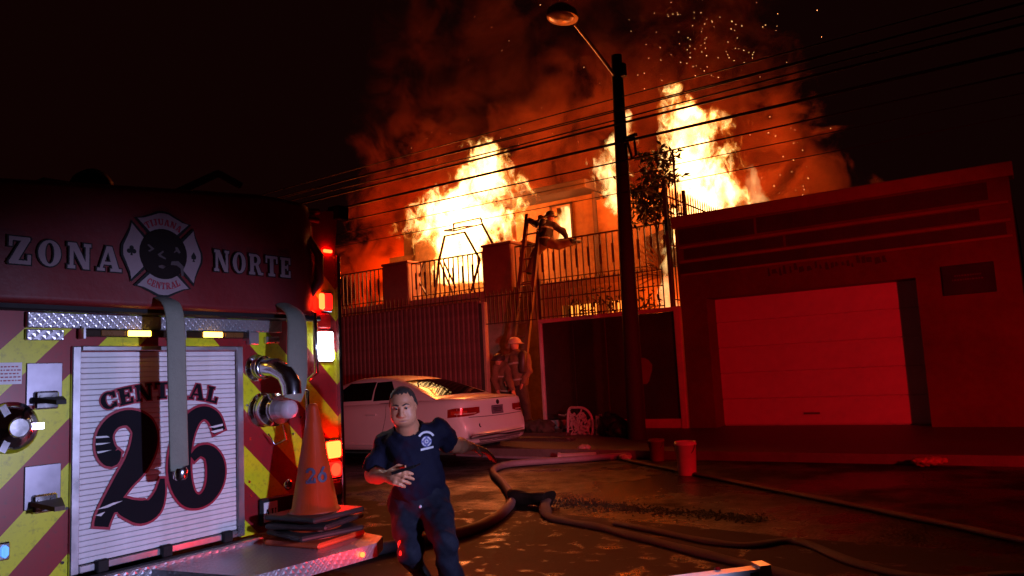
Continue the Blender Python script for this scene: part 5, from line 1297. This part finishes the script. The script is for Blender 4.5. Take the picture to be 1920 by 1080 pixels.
figure('firefighter bending down at the edge of the doorway beside the pale helmet',
       dict(head=(-9.20, 12.95, 1.58), neck=(-9.14, 12.98, 1.50), chest=(-9.12, 13.02, 1.36), pelvis=(-9.18, 13.16, 1.0), rsh=(-9.26, 12.92, 1.46), lsh=(-9.00, 12.98, 1.48),
            relb=(-9.24, 12.80, 1.2), rhand=(-9.10, 12.72, 1.0), lelb=(-8.90, 12.84, 1.22), lhand=(-8.74, 12.74, .98), rknee=(-9.22, 12.98, .66), rfoot=(-9.24, 13.12, .34), lknee=(-9.06, 13.02, .66), lfoot=(-9.04, 13.16, .34)),
       None, HELMD, V3(.6, -.7, -.3), root=(-9.15, 13.1, .24))
# ladder
ld = thing('extension_ladder', 'long ladder leaning from the doorway up to the terrace railing', 'ladder', (-9.02, 13.05, .24))
LA, LB = Vector((-9.20, 13.0, .25)), Vector((-9.17, 14.28, 4.86)); LW = Vector((.36, 0, 0)); top2 = .80
ma_ = mat('ladder_rails', (.30, .17, .09), .5, .3)
m = MB(); m.bar(LA, LB, .07, .085, (1, 0, 0)); build('rail', m, ma_, ld)
m = MB(); m.bar(LA+LW, LA.lerp(LB, .98)+LW, .07, .085, (1, 0, 0)); build('rail', m, ma_, ld)
rg = MB().cyl((0, 0, 0), (.36, 0, 0), .02, 8).mesh('rung', ma_)
for k in range(16): piece('rung', rg, ld, LA.lerp(LB, (k+.5)/16.2))

# swing frame on the terrace
sw = thing('swing_frame', 'bent steel tube swing frame standing before the fire on the terrace', 'swing frame', (-11.6, 14.9, TZ))
tube = mat('scorched_steel_tube', (.07, .035, .02), .5, .4)
def bars(name, L, w=.045):
    m = MB()
    for a, b_ in L: m.bar(a, b_, w)
    build(name, m, tube, sw)
bars('top_frame', [((-11.86, 15.0, 5.16), (-11.0, 15.0, 5.17)), ((-11.85, 15.0, 4.97), (-10.96, 15.0, 5.01)), ((-11.86, 15.0, 5.16), (-11.85, 15.0, 4.97)), ((-11.0, 15.0, 5.17), (-10.96, 15.0, 5.01))], .03)
bars('front_beam', [((-11.97, 14.75, 4.96), (-11.33, 14.75, 4.97)), ((-11.98, 14.75, 4.82), (-11.33, 14.75, 4.83)), ((-11.97, 14.75, 4.96), (-11.85, 15.0, 4.97)), ((-11.33, 14.75, 4.97), (-11.2, 15.0, 5.0))], .035)
bars('leg', [((-11.95, 14.75, 4.84), (-12.18, 14.75, 4.2)), ((-12.18, 14.75, 4.2), (-12.35, 14.75, 3.3))])
bars('leg', [((-11.33, 14.75, 4.84), (-10.9, 14.75, 4.1)), ((-10.9, 14.75, 4.1), (-11.2, 14.75, 3.35))])
bars('leg', [((-10.97, 15.0, 5.02), (-10.63, 15.0, 4.4)), ((-10.63, 15.0, 4.4), (-10.4, 15.0, 3.3))])
bars('leg', [((-12.71, 14.85, 4.3), (-12.98, 14.85, 3.84)), ((-12.98, 14.85, 3.84), (-12.69, 14.85, 3.4)), ((-12.3, 14.9, 4.3), (-11.9, 14.9, 3.4)), ((-12.1, 14.85, 4.2), (-11.75, 14.85, 3.5))], .035)
m = MB(); m.prism([(-10.62, 15.4, 4.3), (-10.05, 15.4, 4.55), (-9.65, 15.4, 4.35), (-9.65, 15.4, 3.28), (-10.62, 15.4, 3.28)], (0, .25, 0))
solo('debris_heap', m, PLASTER, 'pale heap of fallen plaster behind the pillar by the ladder', 'debris', loc=(-10.1, 15.5, 3.28))

# ---------------------------------------------------------------- plants at the fence
def leaves(m, c, spread, n, size, r):
    for i in range(n):
        p = Vector(c)+Vector((r.gauss(0, spread[0]), r.gauss(0, spread[1]), r.gauss(0, spread[2])))
        d = Vector((r.gauss(0, 1), r.gauss(0, .6), r.gauss(-.2, .7))).normalized(); s = d.cross(Vector((r.gauss(0, .3), r.gauss(0, 1), r.gauss(0, .5)))).normalized()
        L = size*r.uniform(.7, 1.35); w = L*.17
        m.add([p, p+d*L*.45+s*w, p+d*L-Vector((0, 0, L*.12)), p+d*L*.45-s*w], [(0, 1, 2), (0, 2, 3)])
r = random.Random(12)
tr_ = thing('slender_tree', 'slender leafy tree in front of the white flames beside the pole', 'tree', (-5.98, 14.05, .25))
m = MB(); m.tube([(-5.95, 14.05, .25), (-5.98, 14.05, 2.5), (-6.02, 14.05, 4.2), (-6.05, 14.05, 5.35)], [.045, .035, .022, .008], 8); m.tube([(-6.0, 14.05, 3.9), (-5.85, 14.1, 4.7), (-5.68, 14.1, 5.5)], [.018, .014, .006], 6); m.tube([(-6.0, 14.05, 4.0), (-6.2, 14.0, 4.5), (-6.42, 14.0, 5.05)], [.016, .012, .005], 6)
build('trunk', m, BARK, tr_)
tw = MB(); m = MB()
for k in range(60):
    base = r.choice([((-6.02, 14.05, 4.1), (-6.05, 14.05, 5.4)), ((-5.92, 14.1, 4.4), (-5.68, 14.1, 5.5)), ((-6.05, 14.0, 4.1), (-6.42, 14.0, 5.05))])
    p0 = Vector(base[0]).lerp(Vector(base[1]), r.random()); d = Vector((r.gauss(-.15, .8), r.gauss(0, .5), r.uniform(.1, .9))).normalized(); L = r.uniform(.2, .5)
    p1 = p0+d*L*.5+Vector((0, 0, .02)); p2 = p0+d*L-Vector((0, 0, .03)); tw.tube([p0, p1, p2], [.008, .006, .003], 5)
    for q in range(14):
        s = .25+.75*q/13; leaves(m, p0.lerp(p2, s), (.03, .03, .025), 1, .15, r)
build('twigs', tw, BARK, tr_).__setitem__('kind', 'stuff')
build('crown', m, LEAF, tr_).__setitem__('kind', 'stuff')
fr_ = thing('dry_palm_fronds', 'fan of dry palm fronds spreading behind the fence right of the pole', 'palm', (-5.92, 14.3, 3.1))
for k in range(15):
    a = math.radians(88+k*7.2); L = r.uniform(.6, 1.05); d = Vector((math.cos(a), r.uniform(-.25, .15), math.sin(a)))
    m = MB(); p0 = Vector((-5.92, 14.3, 3.1)); p1 = p0+d*L*.5+Vector((0, 0, .03)); p2 = p0+d*L-Vector((0, 0, .06)); s = Vector((-d.z, 0, d.x))*.022
    m.add([p0-s*.4, p0+s*.4, p1+s, p2, p1-s], [(0, 1, 2, 4), (4, 2, 3)]); m.bar(p0, p1, .012)
    build('frond', m, mat('dry_frond', (.16, .10, .05), .7) if k == 0 else bpy.data.materials['dry_frond'], fr_)
sb = thing('fence_shrub', 'leafy shrub growing through the iron fence above the dark gate', 'shrub', (-6.6, 13.15, 2.2))
m = MB()
for c in ((-6.9, 13.1, 2.75), (-7.0, 13.1, 2.45), (-6.6, 13.15, 2.6), (-6.2, 13.2, 2.65), (-5.8, 13.2, 2.55), (-5.9, 13.2, 2.4), (-6.4, 13.15, 2.4), (-7.35, 13.1, 2.6)): leaves(m, c, (.14, .06, .12), 26, .11, r)
build('foliage', m, LEAF, sb).__setitem__('kind', 'stuff')
m = MB(); m.tube([(-6.6, 13.2, .25), (-6.6, 13.18, 2.4), (-6.9, 13.15, 2.7)], .02, 6); m.tube([(-6.6, 13.18, 2.2), (-5.9, 13.2, 2.5)], .014, 6); build('stem', m, BARK, sb)

# ---------------------------------------------------------------- things lying by the gate
def bucket(x, y, z, rr, h, ma, label, tilt=0):
    b = thing('bucket', label, 'bucket', (x, y, z), 'plastic buckets on the pavement')
    m = MB(); m.lathe((0, 0, 0), (0, 0, 1), [(0, rr*.84), (h*.02, rr*.86), (h*.88, rr*.985), (h*.885, rr*1.06), (h*.93, rr*1.06), (h*.935, rr), (h, rr*1.01), (h, rr*.94), (h*.1, rr*.8)], 28); build('pail', m, ma, b, False)
    m = MB(); m.tube([(rr*1.05*math.cos(t), -rr*.25-rr*.85*math.sin(t)*.5, h*.9-rr*1.1*math.sin(t)) for t in np.linspace(0, math.pi, 12)], .006, 6); build('wire_handle', m, IRON, b, False)
    return b
bucket(-3.66, 8.95, .0, .125, .40, mat('white_plastic_bucket', (.62, .50, .46), .4, var=.2), 'pale plastic bucket standing at the kerb in front of the garage')
bucket(-4.6, 10.2, .0, .11, .30, mat('dark_red_bucket', (.16, .04, .04), .5), 'small dark red bucket beside the foot of the utility pole')
ch = thing('plastic_chair', 'white patterned plastic chair fallen on its side by the dark gate', 'chair', (-6.85, 12.0, .2))
WPL = mat('white_plastic_chair', (.42, .34, .34), .4, var=.15)
cx, cz = -6.83, .16
out = [(-.24, 0), (.20, -.04), (.27, .16), (.24, .34), (.12, .45), (-.05, .47), (-.2, .42)]
m = MB()
o_ = dense(out+[out[0]], 4); m.tube([(cx+a, 11.95, cz+b_+.04) for a, b_ in o_], .024, 8); build('back_rim', m, WPL, ch)
for k in range(85):
    a = r.uniform(-.18, .19); b_ = r.uniform(.05, .36); t = r.uniform(0, math.pi); L = r.uniform(.05, .10)
    m = MB(); m.bar((cx+a-L*math.cos(t), 11.95+.001*(k % 5), cz+.04+b_-L*math.sin(t)), (cx+a+L*math.cos(t), 11.95+.001*(k % 5), cz+.04+b_+L*math.sin(t)), .020, .02, (0, 1, 0)); build('lattice_bar', m, WPL, ch)
m = MB(); m.tube([(cx-.2, 11.98, cz+.40), (cx-.32, 12.05, cz+.36), (cx-.5, 12.1, cz+.38)], [.028, .022, .014], 8); build('armrest', m, WPL, ch)
m = MB(); m.box((cx-.18, 11.99, cz+.02), (cx+.2, 12.4, cz+.06), .012); build('seat', m, WPL, ch)
m = MB(); m.bar((cx+.36, 11.95, cz+.0), (cx+.37, 11.96, cz+.36), .06, .03); build('leg', m, WPL, ch)
m = MB(); m.bar((cx+.22, 12.4, cz+.0), (cx+.2, 12.38, cz+.36), .05, .03); build('leg', m, WPL, ch)
PLK = mat('wet_dark_plank', (.07, .05, .04), .16, var=.3, scale=3)
for k, (y, z, x0, x1, ds) in enumerate(((12.35, .27, -9.3, -7.35, 'upper wet plank lying on the pavement behind the car'), (11.9, .24, -9.0, -7.0, 'lower wet plank shining orange next to the car bumper'), (11.3, .19, -9.2, -6.6, 'front wet plank lying along the kerb by the car'))):
    m = MB(); m.box((x0, y-.11, z-.06), (x1, y+.11, z), .008); solo('wooden_plank', m, PLK, ds, 'plank', 'wet planks on the pavement', loc=((x0+x1)/2, y, z-.06))
def lump(name, label, cat, c, s, ma, seed, group=None):
    r2 = np.random.default_rng(seed); g = G(V3(*c)-V3(*s)*1.5-.05, V3(*c)+V3(*s)*1.5+.05, max(.008, min(s)/7))
    f = None
    for k in range(6):
        q = ell(g, V3(*c)+V3(*s)*r2.uniform(-.5, .5, 3), V3(*s)*r2.uniform(.4, .7)); f = q if f is None else sm(f, q, min(s)*.4)
    f = f+nz(g, 3.2/min(s), min(s)*.09, seed); me, _ = body_mesh(name, g, f, ma, 1); me.transform(Matrix.Translation(-Vector((c[0], c[1], c[2]-s[2]*.6))))
    o = build(name, me, None); o.location = (c[0], c[1], c[2]-s[2]*.6); o['label'] = label; o['category'] = cat
    if group: o['group'] = group
lump('rubbish_bag', 'black bag slumped beside the fallen plastic chair', 'bag', (-6.15, 11.9, .34), (.30, .22, .26), BLACK, 1)
lump('rubbish_bag', 'low black bag lying between the chair and the utility pole', 'bag', (-5.85, 11.7, .26), (.34, .2, .18), BLACK, 2)
lump('rubbish_bag', 'dark bundle left of the chair by the gate post', 'bag', (-7.75, 12.2, .30), (.4, .2, .16), CHAR, 3)
LIT = mat('crumpled_pale_litter', (.5, .38, .36), .7)
lump('crumpled_rag', 'crumpled pale rag on the hoses by the kerb', 'rag', (-6.0, 10.55, .10), (.15, .12, .07), LIT, 4)
lump('crumpled_cup', 'small pale crushed cup lying near the hose coupling', 'litter', (-5.45, 10.7, .06), (.08, .06, .05), LIT, 5)
lump('torn_carton', 'scrap of pale carton at the dark hose by the curb', 'litter', (-5.05, 10.12, .05), (.10, .06, .04), LIT, 6)
lump('stray_debris', 'reddish scrap lying in the gutter below the garage wall', 'litter', (-1.22, 10.15, .07), (.18, .08, .06), mat('reddish_scrap', (.35, .15, .12), .7), 7)
m = MB(); m.cyl((-6.02, 9.95, .06), (-5.55, 10.16, .06), .05, 14); m.lathe((-6.02, 9.95, .06), (-.91, -.41, 0), [(0, .05), (.02, .062), (.05, .062)], 14)
solo('pale_tube', m, WPL, 'short pale plastic tube lying across the asphalt by the hoses', 'pipe', loc=(-5.8, 10.05, .01))

# ---------------------------------------------------------------- fire hoses on the road
HOSE = mat('charged_hose_jacket', (.24, .21, .25), .6, var=.2, scale=7, bump=.3, bscale=180)
HOSEF = mat('flat_hose_jacket', (.13, .10, .095), .75, var=.3, scale=7, bump=.4, bscale=120)
def hose(label, pts, rad, ma, flat=1.0, lift=None, seed=1):
    P = dense(pts, 7); rr = random.Random(seed)
    Q = [(x, y, (rad*flat if lift is None else lift)+z) for x, y, z in P]
    m = MB(); m.tube(Q, rad if flat == 1 else [rad*(1+.10*math.sin(i*.7+seed)) for i in range(len(Q))], 12, flat=flat)
    return solo('fire_hose', m, ma, label, 'fire hose', 'fire hoses on the road', loc=(pts[len(pts)//2][0], pts[len(pts)//2][1], 0))
hose('thick charged fire hose curving behind the running man in an S bend', [(-4.9, 3.0, 0), (-4.45, 3.75, 0), (-4.25, 4.4, 0), (-4.05, 5.05, 0), (-4.10, 5.5, 0), (-4.30, 6.05, 0), (-4.62, 6.6, 0), (-5.32, 7.45, 0), (-6.0, 8.2, 0), (-6.32, 8.7, 0), (-6.36, 9.15, 0), (-5.92, 9.62, 0), (-5.35, 10.15, 0), (-5.1, 10.38, 0)], .046, HOSE)
hose('flat grey hose with a ribbed fold running to the lower right', [(-4.13, 6.48, .05), (-3.95, 6.18, .03), (-3.78, 5.98, 0), (-3.5, 5.85, 0), (-3.15, 5.74, 0), (-2.78, 5.55, 0), (-2.24, 5.28, 0), (-1.78, 5.05, 0), (-1.39, 4.86, 0), (-1.0, 4.67, 0), (-.4, 4.4, 0)], .055, HOSEF, .38, seed=2)
hose('flat hose crossing the dark road towards the right edge', [(-5.35, 10.36, 0), (-4.7, 9.8, 0), (-3.98, 9.25, 0), (-3.4, 8.8, 0), (-2.4, 8.02, 0), (-1.7, 7.5, 0), (-1.02, 6.96, 0), (-.62, 6.65, 0), (-.2, 6.3, 0), (.6, 5.8, 0)], .046, HOSEF, .42, seed=3)
hose('dark limp hose winding across the lower right of the road', [(-3.1, 5.95, 0), (-2.6, 5.75, 0), (-2.19, 5.58, 0), (-1.86, 5.55, 0), (-1.66, 5.78, 0), (-1.48, 5.72, 0), (-1.12, 5.33, 0), (-.78, 5.12, 0), (-.5, 5.17, 0), (-.2, 5.4, 0), (.5, 5.6, 0)], .050, HOSEF, .34, seed=4)
hose('thin dark hose trailing from under the car towards the kerb', [(-8.6, 11.0, 0), (-7.7, 10.75, 0), (-7.0, 10.6, 0), (-6.22, 10.36, 0), (-5.3, 10.15, 0)], .03, HOSE, seed=5)
hose('thin dark hose lying close to the wet planks', [(-8.2, 10.2, 0), (-7.2, 10.05, 0), (-6.5, 10.0, 0), (-5.7, 9.95, 0)], .022, HOSE, seed=6)
m = MB()
def roll(u, v):
    a = u*2*math.pi; x = -4.56+.46*v; rr = .085+.012*math.sin(v*9)+.01*math.sin(3*a)
    return (x+.01*math.sin(a*2), 6.56-.05*v+rr*1.25*math.cos(a), .085+rr*.95*math.sin(a)*(1-.12*v))
m.grid(roll, 20, 10); m.add([roll(k/20, 0) for k in range(20)], [tuple(range(20))]); m.add([roll(k/20, 1) for k in range(20)], [tuple(range(20))])
solo('hose_roll', m, BLACK, 'dark wet roll of folded hose lying at the bend of the thick hose', 'hose roll', loc=(-4.33, 6.53, 0))
# bumper of the second engine, only its top edge in view
bp = thing('engine_bumper', 'pale metal bumper end poking in at the bottom edge of the road', 'bumper', (-1.1, 2.9, .3))
A_, B_ = Vector((-1.42, 2.66, .47)), Vector((-.97, 3.10, .485)); dd = (B_-A_).normalized()
WB = mat('white_bumper_paint', (.70, .70, .74), .35, .2)
m = MB(); m.bar(A_-dd*.6, B_-dd*.035, .06, .05); build('bumper_bar', m, WB, bp)
m = MB(); m.bar(B_-dd*.045, B_+dd*.0, .075, .075); build('end_cap', m, ALU, bp)
m = MB(); m.bar(B_-dd*.085, B_-dd*.05, .064, .03); build('rubber_insert', m, BLACK, bp)
m = MB(); m.bar(A_-dd*.6-Vector((0, 0, .09)), B_-Vector((0, 0, .09)), .05, .08); build('lower_bar', m, BLACK, bp)
m = MB(); m.cyl(B_-dd*.19+Vector((-.02, .02, .02)), B_-dd*.19+Vector((-.025, .025, .03)), .012, 12); build('red_marker', m, REDLENS, bp)
